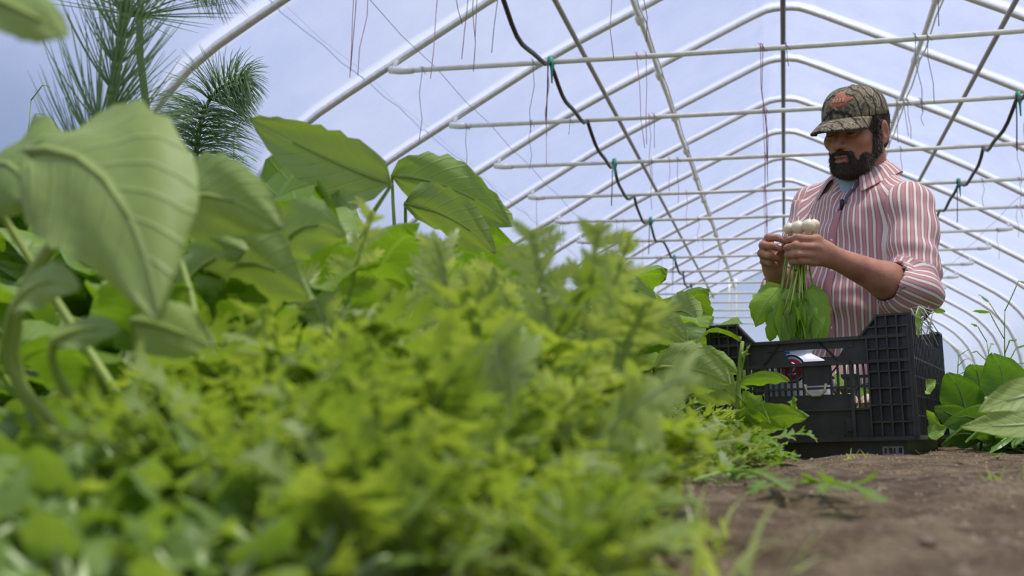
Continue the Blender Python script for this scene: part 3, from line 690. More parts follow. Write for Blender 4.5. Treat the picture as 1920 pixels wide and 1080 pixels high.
def lying(label, a, b, c, W, tone, mat=M_broad):
    f = MB(); s = MB(); pts = [Vector(q) for q in bez(a, b, c, 10)]
    pts = [Vector((q.x, q.y, max(q.z, gz(q.x, q.y)+.004))) for q in pts]
    o0 = pts[0].copy(); o0.z = gz(o0.x, o0.y)
    rt = empty('fallen_leaf', o0); frilly_leaf(f, s, [p-o0 for p in pts], (pts[-1]-pts[0]).cross(Vector((0, 0, 1))).normalized(), W, tone, rr, .1); f.build('blade', mat, rt); s.build('midrib', M_stem, rt); tag(rt, label, 'leaf')
def G(px, py):
    """ground point under a pixel"""
    a = P(px, py, 1.0); d = CAMZ/(CAMZ-a.z); return Vector((a.x*d, d, .006))
lying('jagged green leaf lying across the bare soil of the path', G(1495, 925), G(1570, 925)+Vector((0, 0, .01)), G(1655, 960), .05, .6)
lying('jagged leaf lying on the soil left of the bare patch, near the clump', G(1300, 915), G(1400, 900)+Vector((0, 0, .015)), G(1480, 935), .06, .5)
lying('small green leaf lying flat at the right edge of the path', G(1925, 862), G(1895, 850)+Vector((0, 0, .02)), G(1860, 875), .03, .5)
# grass blades at the bottom and by the crate
def grass_tuft(label, px, py, n, L, seed, cat='weed'):
    rr = random.Random(seed); q = G(px, py); m = MB()
    for i in range(n):
        az = rr.uniform(0, 6.28); b = Vector((rr.uniform(-.02, .02), rr.uniform(-.02, .02), -.004)); pts = curve_pts(b, az, rr.uniform(.5, 1.4), rr.uniform(.3, 1.2), L*rr.uniform(.5, 1.1), 6)
        sd = Vector((-math.sin(az), math.cos(az), 0)); w = L*.035; vs = []
        for j, p in enumerate(pts): ww = w*(1-(j/6)**2)+.0002; vs += [p-sd*ww, p+sd*ww]
        m.add(vs, [(j*2, j*2+1, j*2+3, j*2+2) for j in range(6)], None, rr.uniform(.3, 1))
    o = m.build('weed_tuft', M_miz); o.location = (q.x, q.y, gz(q.x, q.y)); tag(o, label, cat, None)
grass_tuft('blurred tuft of grass blades at the bottom edge of the path', 1385, 1040, 16, .05, 1)
grass_tuft('grassy weed tuft on the soil at the bottom left of the path', 1290, 985, 14, .04, 2)
grass_tuft('tiny weed sprouting on the path below the pak choi', 1893, 915, 18, .022, 3)
grass_tuft('thin grass blades growing at the crate\'s front base', 1530, 852, 14, .05, 4)
grass_tuft('tiny weed seedlings on the path before the crate', 1612, 878, 14, .02, 5)
# thin flowering weeds against the film on the right
def thin_weed(label, root, top, seed, k=.02):
    rr = random.Random(seed); rt = empty('flowering_weed', root); R_ = Vector(root); s = MB(); mid = (R_+Vector(top))/2+Vector((rr.uniform(-.02, .02), 0, 0))
    pts = [q-R_ for q in bez(R_, mid, top, 10)]; s.tube(pts, [.0035-.00025*i for i in range(11)], 5); f = MB()
    for i in range(5, 11):
        p = pts[i]; az = rr.uniform(0, 6.28) if i % 2 else rr.choice((0, PI))+rr.uniform(-.4, .4); b = curve_pts(p, az, rr.uniform(.4, 1.1), -.1, k*rr.uniform(1, 2.4), 4); s.tube(b, .0013, 5)
        lf = curve_pts(b[-1], az, rr.uniform(-.3, .9), .6, k*rr.uniform(.7, 1.3), 6); broad_leaf(f, lf, (-math.sin(az), math.cos(az), .3), k*.55, .6, rr, nx=5, ruffle=.05)
    s.build('stem', M_stem, rt); f.build('leaves', M_choi, rt); tag(rt, label, 'weed')
a = P(1895, 720, 2.9); thin_weed('thin flowering weed standing against the film, tallest at right', (a.x, a.y, 0), P(1884, 583, 2.9), 1, .035)
a = P(1852, 720, 3.0); thin_weed('short weed with bud clusters left of the tall flowering weed', (a.x, a.y, 0), P(1850, 640, 3.0), 2, .02)
a = P(1797, 720, 3.3); thin_weed('tiny weed tip rising behind the leftmost pak choi', (a.x, a.y, 0), P(1797, 668, 3.3), 3, .012)
a = P(55, 300, 2.0); thin_weed('yellow-budded weed standing at the far left skyline', (a.x, a.y, 0), P(58, 188, 2.0), 4, .025)
a = P(430, 300, 2.2); thin_weed('small leafy weed tip beside the curved horsetail', (a.x, a.y, 0), P(440, 245, 2.2), 5, .025)

# giant horsetails at the left
def horsetail(label, pts, bl, nb, el, seed, droop, sr=.006, wind=(0, 0, 0)):
    rr = random.Random(seed); R_ = Vector(pts[0]); rt = empty('giant_horsetail', R_); s = MB(); f = MB()
    P_ = [Vector(p)-R_ for p in pts]; n = len(P_)-1
    s.tube(P_, [sr*(1-.75*i/n)+.0008 for i in range(n+1)], 8)
    for i in range(2, n+1):
        t = (P_[i]-P_[i-1]).normalized(); a = t.orthogonal().normalized(); b = t.cross(a); p = P_[i]
        s.tube([p-t*.004, p+t*.003], [sr*1.25*(1-.7*i/n), sr*1.4*(1-.7*i/n)], 8)
        L = bl*(1-.55*(i/n)**2)
        for k in range(nb):
            th = 2*PI*k/nb+rr.uniform(-.1, .1); o = a*math.cos(th)+b*math.sin(th)
            e_ = el+rr.uniform(-.12, .12); d = (o*math.cos(e_)+t*math.sin(e_)).normalized(); l = L*rr.uniform(.8, 1.1); q = p.copy(); c = [q.copy()]
            for j in range(5):
                d = (d+t*.10+Vector((0, 0, -droop))+Vector(wind)).normalized(); q = q+d*(l/5); c.append(q.copy())
            f.tube(c, [.0010, .0009, .0008, .0007, .0005, .0002], 4, False)
    s.build('stem', M_horse, rt); f.build('whorls', M_needle, rt); return tag(rt, label, 'horsetail')
d1 = 1.25; st = P(165, 420, d1); nodes = [(st.x-.02, d1, 0)]
nodes += [tuple(P(165+30*min(1, i/6), 420-47*i, d1)) for i in range(0, 5)]
nodes += [tuple(P(205+i*7, 219-47*i, d1)) for i in range(0, 12)]
horsetail('tall blurred giant horsetail with whorled needles at top left', nodes, .150, 28, .80, 3, -.02, .0080)
d2 = 1.9; nodes = [(P(350, 800, d2).x, d2, 0)]+[tuple(P(*q, d2)) for q in ((352, 420), (357, 370), (362, 335), (366, 305), (368, 288), (369, 275), (371, 262), (373, 250), (375, 238), (378, 226), (381, 215), (384, 205), (393, 187), (399, 179), (406, 172), (414, 165), (422, 160), (431, 155), (440, 151), (449, 149), (458, 147))]
horsetail('smaller horsetail with its tip bent over to the side, left', nodes, .125, 44, .45, 5, .26, .0050, (-.03, 0, 0))
d3 = 1.45; nodes = [(P(280, 800, d3).x+.01, d3+.1, 0)]+[tuple(P(*q, d3)) for q in ((262, 100), (262, 30), (266, -20), (275, -60), (290, -85), (310, -100), (335, -95), (360, -80), (385, -60), (410, -38))]
horsetail('horsetail whose drooping plume hangs in from the top edge', nodes, .14, 40, .25, 7, .12, .005, (.10, 0, 0))
# clods and pebbles on the path
rr = random.Random(3)
cl = None
lab_clod = ['reddish lump of soil in the middle of the bare path', 'reddish flat clod near the bottom edge of the path', 'pale pebble beside the crate corner on the path', 'brown clod at the right edge of the path', 'dark clod between the clump of leaves and the path']
for i, (px, py, r_) in enumerate(((1654, 918, .0050), (1738, 1003, .0045), (1840, 868, .004), (1880, 1000, .005), (1440, 960, .004))):
    q = G(px, py); m = MB(); m.lathe([(r_*math.sin(PI*j/7), -r_*.6*math.cos(PI*j/7)) for j in range(1, 7)], n=10)
    m.v = [tuple(Vector(v)*(1+.3*noise.noise(Vector(v)*160+Vector((i*5, 0, 0))))) for v in m.v]
    o = m.build('soil_clod', M_clod); o.location = (q.x, q.y, gz(q.x, q.y)+r_*.1); tag(o, lab_clod[i], 'clod')
gm = MB()
for i in range(1500):
    x = rr.uniform(-.2, .5); y = rr.uniform(.45, 3.0); r_ = rr.uniform(.0008, .0032)
    if rr.random() < .15: r_ *= 1.6
    vs = [Vector((math.cos(a_)*r_*rr.uniform(.7, 1.2), math.sin(a_)*r_*rr.uniform(.7, 1.2), 0)) for a_ in (0, 1.26, 2.5, 3.8, 5.0)]
    b = Vector((x, y, gz(x, y)-.0005)); gm.add([b+v for v in vs]+[b+Vector((0, 0, r_*1.1))], [(k, (k+1) % 5, 5) for k in range(5)])
tag(gm.build('soil_crumbs', M_clod), 'fine crumbs of soil scattered over the path', 'soil', kind='stuff')
# ------------------------------------------------------------------ crate
def mat_emblem():
    m, n, l = new_mat('bag_plastic'); b, o = pbsdf(n, l, .35); b.inputs['Base Color'].default_value = (.78, .80, .84, 1); return m
M_bag = simple('white_bag_film', (.80, .82, .86), rough=.35, var=.05)
M_redp = simple('red_print', (.62, .02, .04), rough=.4, var=.02)
M_blkp = simple('black_print', (.02, .02, .03), rough=.4)
M_bluep = simple('blue_print', (.05, .20, .55), rough=.4, var=.02)
M_label = simple('grey_label', (.42, .42, .40), rough=.6, scale=90, c2=(.16, .16, .16))
M_cream_pl = simple('yellowed_plastic', (.50, .47, .28), rough=.5)
CW, CD, CH = .362, .50, .268
cr_ = empty('plastic_crate', (0, 0, 0))
def bar_(m, x0, x1, z0, z1, y0=0, y1=.012):
    m.box(((x0+x1)/2, (y0+y1)/2, (z0+z1)/2), (x1-x0, y1-y0, z1-z0))
def end_panel(m):
    """front end panel; x from -CW/2 to CW/2, z up, outer face y=0, ribs towards -y"""
    h = CW/2
    # upper rail with the hand slot
    zt = .228; z1 = .187
    bar_(m, -h, -.075, z1, zt, .004, .012); bar_(m, .084, h, z1, zt, .004, .012)
    bar_(m, -.075, .084, zt-.016, zt, .002, .016)
    m.add([(-.075, .004, z1), (-.075, .004, zt-.014), (-.045, .004, zt-.014), (-.030, .004, z1), (-.075, .012, z1), (-.075, .012, zt-.014), (-.045, .012, zt-.014), (-.030, .012, z1)], [(0, 1, 2, 3), (4, 7, 6, 5), (3, 2, 6, 7)])
    m.add([(.084, .004, z1), (.084, .004, zt-.014), (.068, .004, zt-.014), (.050, .004, z1), (.084, .012, z1), (.084, .012, zt-.014), (.068, .012, zt-.014), (.050, .012, z1)], [(0, 3, 2, 1), (4, 5, 6, 7), (3, 7, 6, 2)])
    bar_(m, -h, h, z1-.006, z1, -.006, .014); bar_(m, -h, h, zt-.003, zt+.003, -.006, .014)
    # tall corners with slanted shoulders
    for sx_ in (-1, 1):
        xo, xi, xs = sx_*h, sx_*(h-.052), sx_*(h-.085)
        vs = []
        for y in (.004, .012): vs += [(xo, y, zt), (xo, y, CH), (xi, y, CH), (xs, y, zt)]
        m.add(vs, [(0, 1, 2, 3), (7, 6, 5, 4), (1, 5, 6, 2), (2, 6, 7, 3), (0, 4, 5, 1)])
        # edge ribs along the shoulder
        vs = []
        for y in (-.006, .014): vs += [(xo, y, CH-.004), (xo, y, CH), (xi, y, CH), (xs, y, zt+.003), (xs, y, zt-.003), (xi, y, CH-.004)]
        m.add(vs, [(0, 1, 2, 5), (5, 2, 3, 4), (6, 11, 8, 7), (11, 10, 9, 8), (1, 7, 8, 2), (2, 8, 9, 3), (0, 5, 11, 6), (5, 4, 10, 11)])
    # corner columns: backing, vertical and horizontal ribs
    for sx_ in (-1, 1):
        a = h-.072 if sx_ > 0 else -h; b = a+(.072 if sx_ > 0 else .054)
        if sx_ > 0: bar_(m, a, b, .048, .19, .006, .012)
        for i in range(5): x = a+.018*i; bar_(m, x-.0014, x+.0014, .048, (CH if (i*sx_ > 0 and i > 0) or (sx_ < 0 and i < 4) else .228), -.008, .008)
        for z in (.048, .075, .105, .135, .165, .205, .245): bar_(m, a, b, z-.0014, z+.0014, -.008, .008)
    # slotted windows
    xL, xR_ = -h+.054, h-.072
    for z in (.048, .100, .140): bar_(m, xL, xR_, z-.002, z+.002, -.004, .012)
    for x0, x1, z0, z1_ in ((xL, -.078, .10, .187), (-.078, -.010, .128, .187), (.040, .078, .128, .187), (.078, xR_, .10, .187)):
        n_ = max(2, round((x1-x0)/.011))
        for i in range(n_+1): x = x0+(x1-x0)*i/n_; bar_(m, x-.0017, x+.0017, z0, z1_, .002, .010)
    for x in (-.078, .078): bar_(m, x-.003, x+.003, .048, .187, -.006, .012)
    # solid plates
    bar_(m, -.078, .078, .048, .128, .003, .010); bar_(m, xL, -.078, .048, .098, .006, .010); bar_(m, .078, xR_, .048, .098, .006, .010)
    bar_(m, -.010, .040, .145, .190, .002, .012)
    bar_(m, .064, .074, .06, .085, -.003, .004); bar_(m, .028, .060, .045, .055, -.003, .004); bar_(m, -.06, -.03, .045, .052, -.003, .004)
    for x0, x1 in ((.020, .058), (-.045, -.082)): m.tube([(x0, .002, zt), (x1, .002, z1)], .002, 4)
    bar_(m, -h, h, .042, .048, -.010, .014)
for nm, yy, fl in (('end_panel', 0, 1), ('end_panel', CD, -1)):
    m = MB(); end_panel(m)
    if fl < 0: m.v = [(-v[0], CD-v[1], v[2]) for v in m.v]
    m.build(nm, M_crate, cr_, smooth=False)
for sx_ in (-1, 1):
    m = MB(); x = sx_*CW/2
    def sb_(y0, y1, z0, z1, t0=0.002, t1=.010):
        m.box((x-sx_*(t0+t1)/2, (y0+y1)/2, (z0+z1)/2), (t1-t0, y1-y0, z1-z0))
    sb_(0, CD, .042, .050, -.008, .012); sb_(0, CD, .05, .085, .005, .010); sb_(0, CD, .215, .228, -.006, .012)
    n_ = 22
    for i in range(n_+1):
        y = CD*i/n_; top = CH if (i < 3 or i > n_-3) else .228
        sb_(y-.0015, y+.0015, .05, top, -.008, .010)
    for z in (.085, .12, .155, .188): sb_(0, CD, z-.0015, z+.0015, -.007, .010)
    for y0 in (0, CD-.06): sb_(y0, y0+.06, .225, CH, .004, .010); sb_(y0, y0+.06, CH-.004, CH, -.008, .012)
    for y0, y1 in ((.0, .075), (CD-.075, CD)): sb_(y0, y1, .085, .228, .005, .010)
    m.tube([(x+sx_*.005, .0, .205), (x+sx_*.005, .16, .165)], .002, 4); m.tube([(x+sx_*.005, CD, .205), (x+sx_*.005, CD-.16, .165)], .002, 4)
    m.build('side_panel', M_crate, cr_, smooth=False)
m = MB(); m.tube([(-.006, -.002, .148), (-.003, -.002, .134), (.006, -.002, .127), (.020, -.002, .127), (.029, -.002, .134), (.032, -.002, .148)], .003, 6); m.build('latch_loop', M_cream_pl, cr_)
m = MB(); h = CW/2-.016
m.box((0, CD/2, .021), (2*h, CD-.03, .006)); bar_(m, -h, h, 0, .045, .010, .014); bar_(m, -h, h, 0, .045, CD-.014, CD-.010)
for sx_ in (-1, 1): m.box((sx_*(h-.002), CD/2, .0225), (.004, CD-.024, .045))
bar_(m, -h, h, 0, .004, .006, .012); bar_(m, -.09, .02, .03, .033, .007, .012); bar_(m, -h+.02, -.12, .02, .034, .007, .012)
m.build('base_tray', M_crate, cr_, smooth=False)
m = MB(); bar_(m, .122, .158, .016, .032, .0085, .0100); lb = m.build('moulded_label', M_label, cr_, smooth=False)
for i, w_ in enumerate((.004, .006, .003, .007)):
    m = MB(); x0 = .126+i*.0080; bar_(m, x0, x0+w_*.8, .019, .029, .0078, .0086); m.build('label_mark', M_blkp, lb, smooth=False)
c_r = P(1700, 586, 2.15)
CYAW, CTILT = math.radians(-13.0), math.radians(-2.0)
CM = Matrix.Rotation(CYAW, 4, 'Z') @ Matrix.Rotation(CTILT, 4, 'Y')
corner = CM @ Vector((CW/2, 0, CH)); loc = c_r - corner
cr_.location = loc; cr_.rotation_euler = CM.to_euler()
CRM = Matrix.Translation(loc) @ CM
tag(cr_, 'black plastic vegetable crate standing on the soil path', 'crate')
def CP(x, y, z): return CRM @ Vector((x, y, z))

# white printed bag inside the crate
bag = empty('plastic_bag', CRM @ Vector((-.035, .07, .026))); bag.rotation_euler = CM.to_euler()
m = MB(); N_ = 24; prof = [(.030, .0), (.058, .004), (.064, .07), (.060, .150), (.054, .170), (.036, .180), (.028, .186), (.034, .196), (.038, .203)]
vs = []
rr = random.Random(2)
for r_, z_ in prof:
    for k in range(N_):
        a_ = 2*PI*k/N_; q = 1+.06*math.sin(5*a_+z_*60)+.03*math.sin(9*a_+z_*90)
        vs.append((r_*q*math.cos(a_), r_*.62*q*math.sin(a_), z_))
m.add(vs, [(i*N_+k, i*N_+(k+1) % N_, (i+1)*N_+(k+1) % N_, (i+1)*N_+k) for i in range(len(prof)-1) for k in range(N_)]+[tuple(range(N_-1, -1, -1))])
m.build('bag_body', M_bag, bag)
def disc(m, cx, cz, r, y, n=28, r0=0):
    pts = [(cx+r*math.cos(2*PI*k/n), y+.000-abs(math.cos(2*PI*k/n)*r)*.0, cz+r*math.sin(2*PI*k/n)) for k in range(n)]
    m.add(pts, [tuple(range(n))])
em = MB(); disc(em, .000, .153, .027, -.0460); e1 = em.build('emblem_ring', M_blkp, bag, False)
em = MB(); disc(em, .000, .153, .0235, -.0466); em.build('emblem_band', M_bag, e1, False)
em = MB(); disc(em, .002, .152, .020, -.0472); em.build('emblem_disc', M_redp, e1, False)
em = MB(); em.tube([(-.006, -.0478, .161), (.002, -.0478, .164), (.009, -.0478, .160), (.004, -.0478, .152), (-.005, -.0478, .143), (.010, -.0478, .143)], .0022, 5); em.build('emblem_glyph', M_bag, e1, False)
em = MB()
for i, (x0, z0) in enumerate(((-.032, .186), (-.021, .190), (-.010, .187), (.001, .191), (-.026, .196), (-.012, .197))): em.box((x0, -.030, z0), (.009, .004, .008))
em.build('blue_marks', M_bluep, bag, False)
tag(bag, 'white plastic bag with a round red emblem inside the black crate', 'bag')

# turnips
def greens(mb, sb, rr, n, L, spread, axis_dir=Vector((0, 0, 1)), w=.5):
    a = axis_dir.orthogonal().normalized(); b = axis_dir.cross(a)
    for i in range(n):
        th = i*2.4+rr.uniform(-.3, .3); o = a*math.cos(th)+b*math.sin(th)
        e0 = Vector((0, 0, 0)); e1 = axis_dir*L*.35+o*L*spread*.25; e2 = axis_dir*L*.6+o*L*spread*.6
        st = bez(e0, e1, e2, 6); sb.tube(st, [.0028, .0027, .0026, .0024, .0022, .002, .0018], 5)
        e3 = e2+(axis_dir*.6+o*spread*1.2)*L*.22; e4 = e2+(axis_dir*.55+o*spread*1.6)*L*.45
        broad_leaf(mb, bez(e2, e3, e4, 9), axis_dir.cross(o)+o*rr.uniform(-.2, .2), L*w*rr.uniform(.4, .55), rr.uniform(.2, .9), rr, ruffle=.15, teeth=.1, nx=7)
def make_turnip(name, r=.016, L=.16, seed=1, mat=None):
    rr = random.Random(seed); rt = empty(name); m = MB(); m.lathe([(.0006, -r*2.6), (.0012, -r*1.5), (r*.35, -r*.98), (r*.72, -r*.72), (r*.97, -r*.25), (r, .05*r), (r*.9, r*.42), (r*.6, r*.72), (r*.25, r*.86)], n=14)
    m.build('root', mat or M_turnip, rt); f = MB(); s = MB(); greens(f, s, rr, 5, L, .40); d_ = Vector((0, 0, r*.7))
    for q in (f, s): q.v = [tuple(Vector(v)+d_) for v in q.v]
    f.build('leaves', M_held, rt); s.build('leafstalks', M_stem, rt); return rt
proto = make_turnip('turnip', .0160, .115, 5, M_root_pale); pk = kids(proto); first = True
rr = random.Random(12); n_t = 0
for row, (yy, zz) in enumerate(((.05, .045), (.11, .05), (.05, .080), (.055, .115), (.12, .09), (.2, .06), (.3, .07))):
    for i in range(8):
        xx = -.148+.041*i+rr.uniform(-.006, .006)
        if -.115 < xx < .04 and yy < .13: continue
        o = proto if first else copy_tree(proto, None, pk); first = False
        o.location = CP(xx, yy, zz+rr.uniform(-.004, .004)); o.rotation_euler = (rr.uniform(-1.75, -1.45), rr.uniform(-.3, .3), rr.uniform(-.5, .5))
        side = 'right' if xx > 0 else 'left'
        tag(o, 'pale turnip in the crate, %s from the left, %s layer from the front' % (ORD[i], ORD[row]), 'turnip', 'turnips in the crate')
# weed sprig caught on the crate's rear right corner
a = P(1722, 575, 2.3); rt = empty('pulled_seedling', a); s = MB(); f = MB(); r2 = MB(); rr = random.Random(9)
for i in range(12):
    s.tube([Vector((0, 0, 0)), Vector((rr.uniform(-.02, .03), rr.uniform(-.01, .01), rr.uniform(-.03, .01))), Vector((rr.uniform(-.015, .035), rr.uniform(-.015, .015), rr.uniform(-.08, -.03)))], .0011, 4)
lf = [P(1752, 585, 2.3)-a, P(1765, 581, 2.3)-a, P(1773, 585, 2.3)-a]; s.tube([Vector((0, 0, 0)), P(1738, 590, 2.3)-a, lf[0]], .0016, 5)
broad_leaf(f, bez(*lf, 8), (0, -.3, 1), .010, .6, rr, nx=5, ruffle=.02); broad_leaf(f, bez(Vector((0, 0, 0)), Vector((-.002, -.01, -.03)), Vector((-.004, -.01, -.06)), 6), (1, 0, 0), .01, .8, rr, nx=5)
r2.tube([P(1735, 582, 2.3)-a, P(1741, 575, 2.3)-a, P(1738, 590, 2.3)-a, P(1733, 600, 2.3)-a], [.003, .005, .005, .002], 7)
s.build('rootlets', simple('pale_rootlet', (.60, .60, .42), rough=.6), rt); f.build('leaves', M_held, rt); r2.build('purple_root', simple('purple_root', (.10, .03, .09), rough=.5), rt)
tag(rt, 'pulled seedling with purple root hung over the crate\'s right corner', 'seedling')

# ------------------------------------------------------------------ implicit surfaces for the man
class Vox:
    def __init__(s, lo, hi, h):
        s.lo = np.array(lo, float); s.h = h; s.n = np.ceil((np.array(hi)-s.lo)/h).astype(int)+1
        s.D = np.full(s.n, .5, dtype=np.float32)
    def win(s, lo, hi):
        a = np.maximum(0, np.floor((np.array(lo)-s.lo)/s.h).astype(int)); b = np.minimum(s.n, np.ceil((np.array(hi)-s.lo)/s.h).astype(int)+1)
        sl = tuple(slice(i, max(i, j)) for i, j in zip(a, b))
        g_ = [s.lo[i]+s.h*np.arange(a[i], max(a[i], b[i])) for i in range(3)]
        return sl, np.meshgrid(*g_, indexing='ij', sparse=True)
    def put(s, f, lo, hi, k, sub):
        m = max(k, .012)+.01; sl, (X, Y, Z) = s.win(np.array(lo)-m, np.array(hi)+m)
        d = f(X, Y, Z).astype(np.float32); D = s.D[sl]
        if sub: d = -d; hh = np.clip(.5-.5*(D-d)/k, 0, 1); s.D[sl] = D*(1-hh)+d*hh+k*hh*(1-hh)
        else: hh = np.clip(.5+.5*(D-d)/k, 0, 1); s.D[sl] = D*(1-hh)+d*hh-k*hh*(1-hh)
    def cone(s, a, b, ra, rb, k=.01, sub=False):
        a = np.array(a, float); b = np.array(b, float); r = max(ra, rb); ba = b-a; L2 = max(1e-9, ba@ba)
        def f(X, Y, Z):
            t = np.clip(((X-a[0])*ba[0]+(Y-a[1])*ba[1]+(Z-a[2])*ba[2])/L2, 0, 1)
            return np.sqrt((X-a[0]-t*ba[0])**2+(Y-a[1]-t*ba[1])**2+(Z-a[2]-t*ba[2])**2)-(ra+t*(rb-ra))
        s.put(f, np.minimum(a, b)-r, np.maximum(a, b)+r, k, sub)
    def chain(s, pts, rs, k=.008):
        for i in range(len(pts)-1): s.cone(pts[i], pts[i+1], rs[i], rs[i+1], k)
    def ell(s, c, r, M=None, k=.01, sub=False):
        c = np.array(c, float); R_ = np.eye(3) if M is None else M   # rows of M: local axes in world
        m = max(r)
        def f(X, Y, Z):
            x, y, z = X-c[0], Y-c[1], Z-c[2]
            u = [(R_[i][0]*x+R_[i][1]*y+R_[i][2]*z) for i in range(3)]
            k0 = np.sqrt((u[0]/r[0])**2+(u[1]/r[1])**2+(u[2]/r[2])**2)+1e-6; k1 = np.sqrt((u[0]/r[0]**2)**2+(u[1]/r[1]**2)**2+(u[2]/r[2]**2)**2)+1e-6
            return k0*(k0-1)/k1
        s.put(f, c-m, c+m, k, sub)
    def mesh(s):
        D = s.D; S_ = D < 0; nx, ny, nz = D.shape
        c = [S_[i:nx-1+i, j:ny-1+j, k:nz-1+k] for i in (0, 1) for j in (0, 1) for k in (0, 1)]
        cnt = sum(q.astype(np.int8) for q in c); act = (cnt > 0) & (cnt < 8)
        I = np.argwhere(act); idx = np.full(act.shape, -1, dtype=np.int64); idx[act] = np.arange(len(I))
        acc = np.zeros((len(I), 3)); w = np.zeros(len(I))
        cn = [(i, j, k) for i in (0, 1) for j in (0, 1) for k in (0, 1)]
        for a in range(8):
            for b in range(a+1, 8):
                A, B = np.array(cn[a]), np.array(cn[b])
                if abs(A-B).sum() != 1: continue
                da = D[tuple((I+A).T)]; db = D[tuple((I+B).T)]; m = (da < 0) != (db < 0)
                t = np.where(m, da/np.where(m, da-db, 1), 0)
                acc += np.where(m[:, None], A+(B-A)*t[:, None], 0); w += m
        V = (I+acc/w[:, None])*s.h+s.lo
        F = []
        for ax in range(3):
            o1, o2 = [(1, 2), (2, 0), (0, 1)][ax]
            sl0 = [slice(None)]*3; sl1 = [slice(None)]*3; sl0[ax] = slice(0, -1); sl1[ax] = slice(1, None)
            a = S_[tuple(sl0)]; b = S_[tuple(sl1)]
            E = np.argwhere(a != b); E = E[(E[:, o1] > 0) & (E[:, o2] > 0) & (E[:, o1] < act.shape[o1]) & (E[:, o2] < act.shape[o2])]
            ins = a[tuple(E.T)]
            def q(d1, d2):
                Q = E.copy(); Q[:, o1] -= d1; Q[:, o2] -= d2; return idx[tuple(Q.T)]
            f = np.stack([q(0, 0), q(1, 0), q(1, 1), q(0, 1)], 1); f[~ins] = f[~ins][:, ::-1]; F.append(f)
        F = np.concatenate(F); F = F[(F >= 0).all(1)]
        return V, F
def np_mesh(name, V, F, mats, parent=None, tone=None, tri_mat=None, origin=None):
    me = bpy.data.meshes.new(name); o0 = np.array(origin if origin is not None else (0, 0, 0), float)
    me.vertices.add(len(V)); me.vertices.foreach_set('co', (V-o0).astype(np.float32).ravel())
    me.loops.add(F.size); me.loops.foreach_set('vertex_index', F.astype(np.int32).ravel())
    me.polygons.add(len(F)); me.polygons.foreach_set('loop_start', np.arange(0, F.size, 4, dtype=np.int32)); me.polygons.foreach_set('loop_total', np.full(len(F), 4, dtype=np.int32))
    me.update(calc_edges=True); me.polygons.foreach_set('use_smooth', [True]*len(F))
    for m in mats: me.materials.append(m)
    if tri_mat is not None: me.polygons.foreach_set('material_index', tri_mat.astype(np.int32))
    if tone is not None:
        at = me.attributes.new('tone', 'FLOAT', 'POINT'); at.data.foreach_set('value', tone.astype(np.float32))
    me.validate(); o = bpy.data.objects.new(name, me); col.objects.link(o); o.parent = parent
    return o
def smooth_np(V, F, n=2, lam=.5):
    for _ in range(n):
        A = np.zeros_like(V); c = np.zeros(len(V))
        for i in range(4):
            for j in (1, 3): np.add.at(A, F[:, i], V[F[:, (i+j) % 4]]); np.add.at(c, F[:, i], 1)
        V = V*(1-lam)+lam*A/np.maximum(c, 1)[:, None]
    return V
def vnorm(V, F):
    n = np.cross(V[F[:, 2]]-V[F[:, 0]], V[F[:, 3]]-V[F[:, 1]]); N = np.zeros_like(V)
    for i in range(4): np.add.at(N, F[:, i], n)
    return N/(np.linalg.norm(N, axis=1, keepdims=True)+1e-12)

# ------------------------------------------------------------------ the man
A_ = lambda v: np.array(v, float)
yawT = math.radians(40)
TF = A_((-math.sin(yawT), -math.cos(yawT), 0)); TL = A_((math.cos(yawT), -math.sin(yawT), 0)); TU = A_((0, 0, 1)); TM = np.stack([TF, TL, TU])
T0 = A_((.222, 3.26, 0))
def T(f, l, u): return T0+TF*f+TL*l+TU*u
shL = A_(P(1707, 396, 3.13)); shR = A_(P(1530, 392, 3.37))
elL = A_(P(1712, 548, 3.02)); wrL = A_(P(1566, 484, 2.90))
elR = A_(P(1484, 552, 3.22)); wrR = A_(P(1452, 508, 3.01))
yawH, pitH = math.radians(36), math.radians(15)
HF = A_((-math.sin(yawH)*math.cos(pitH), -math.cos(yawH)*math.cos(pitH), -math.sin(pitH))); HL = A_((math.cos(yawH), -math.sin(yawH), 0))
tiltH = math.radians(4); HU = np.cross(HF, HL); HL, HU = HL*math.cos(tiltH)+HU*math.sin(tiltH)*-1, HU*math.cos(tiltH)+HL*math.sin(tiltH)
HM = np.stack([HF, HL, HU]); H0 = A_(P(1606, 246, 3.20))
def Hd(f, l, u): return H0+HF*f+HL*l+HU*u
LO, HI = (-.16, 2.72, -.02), (.56, 3.75, 1.03)
man = empty('person', (T0[0], T0[1], 0)); MO = A_((T0[0], T0[1], 0))
hipL, hipR = T(-.01, .095, .165), T(-.01, -.095, .165)
knL, knR = T(.33, .15, .058), T(.33, -.13, .058)
ftL, ftR = T(-.10, .11, .055), T(-.10, -.11, .055)
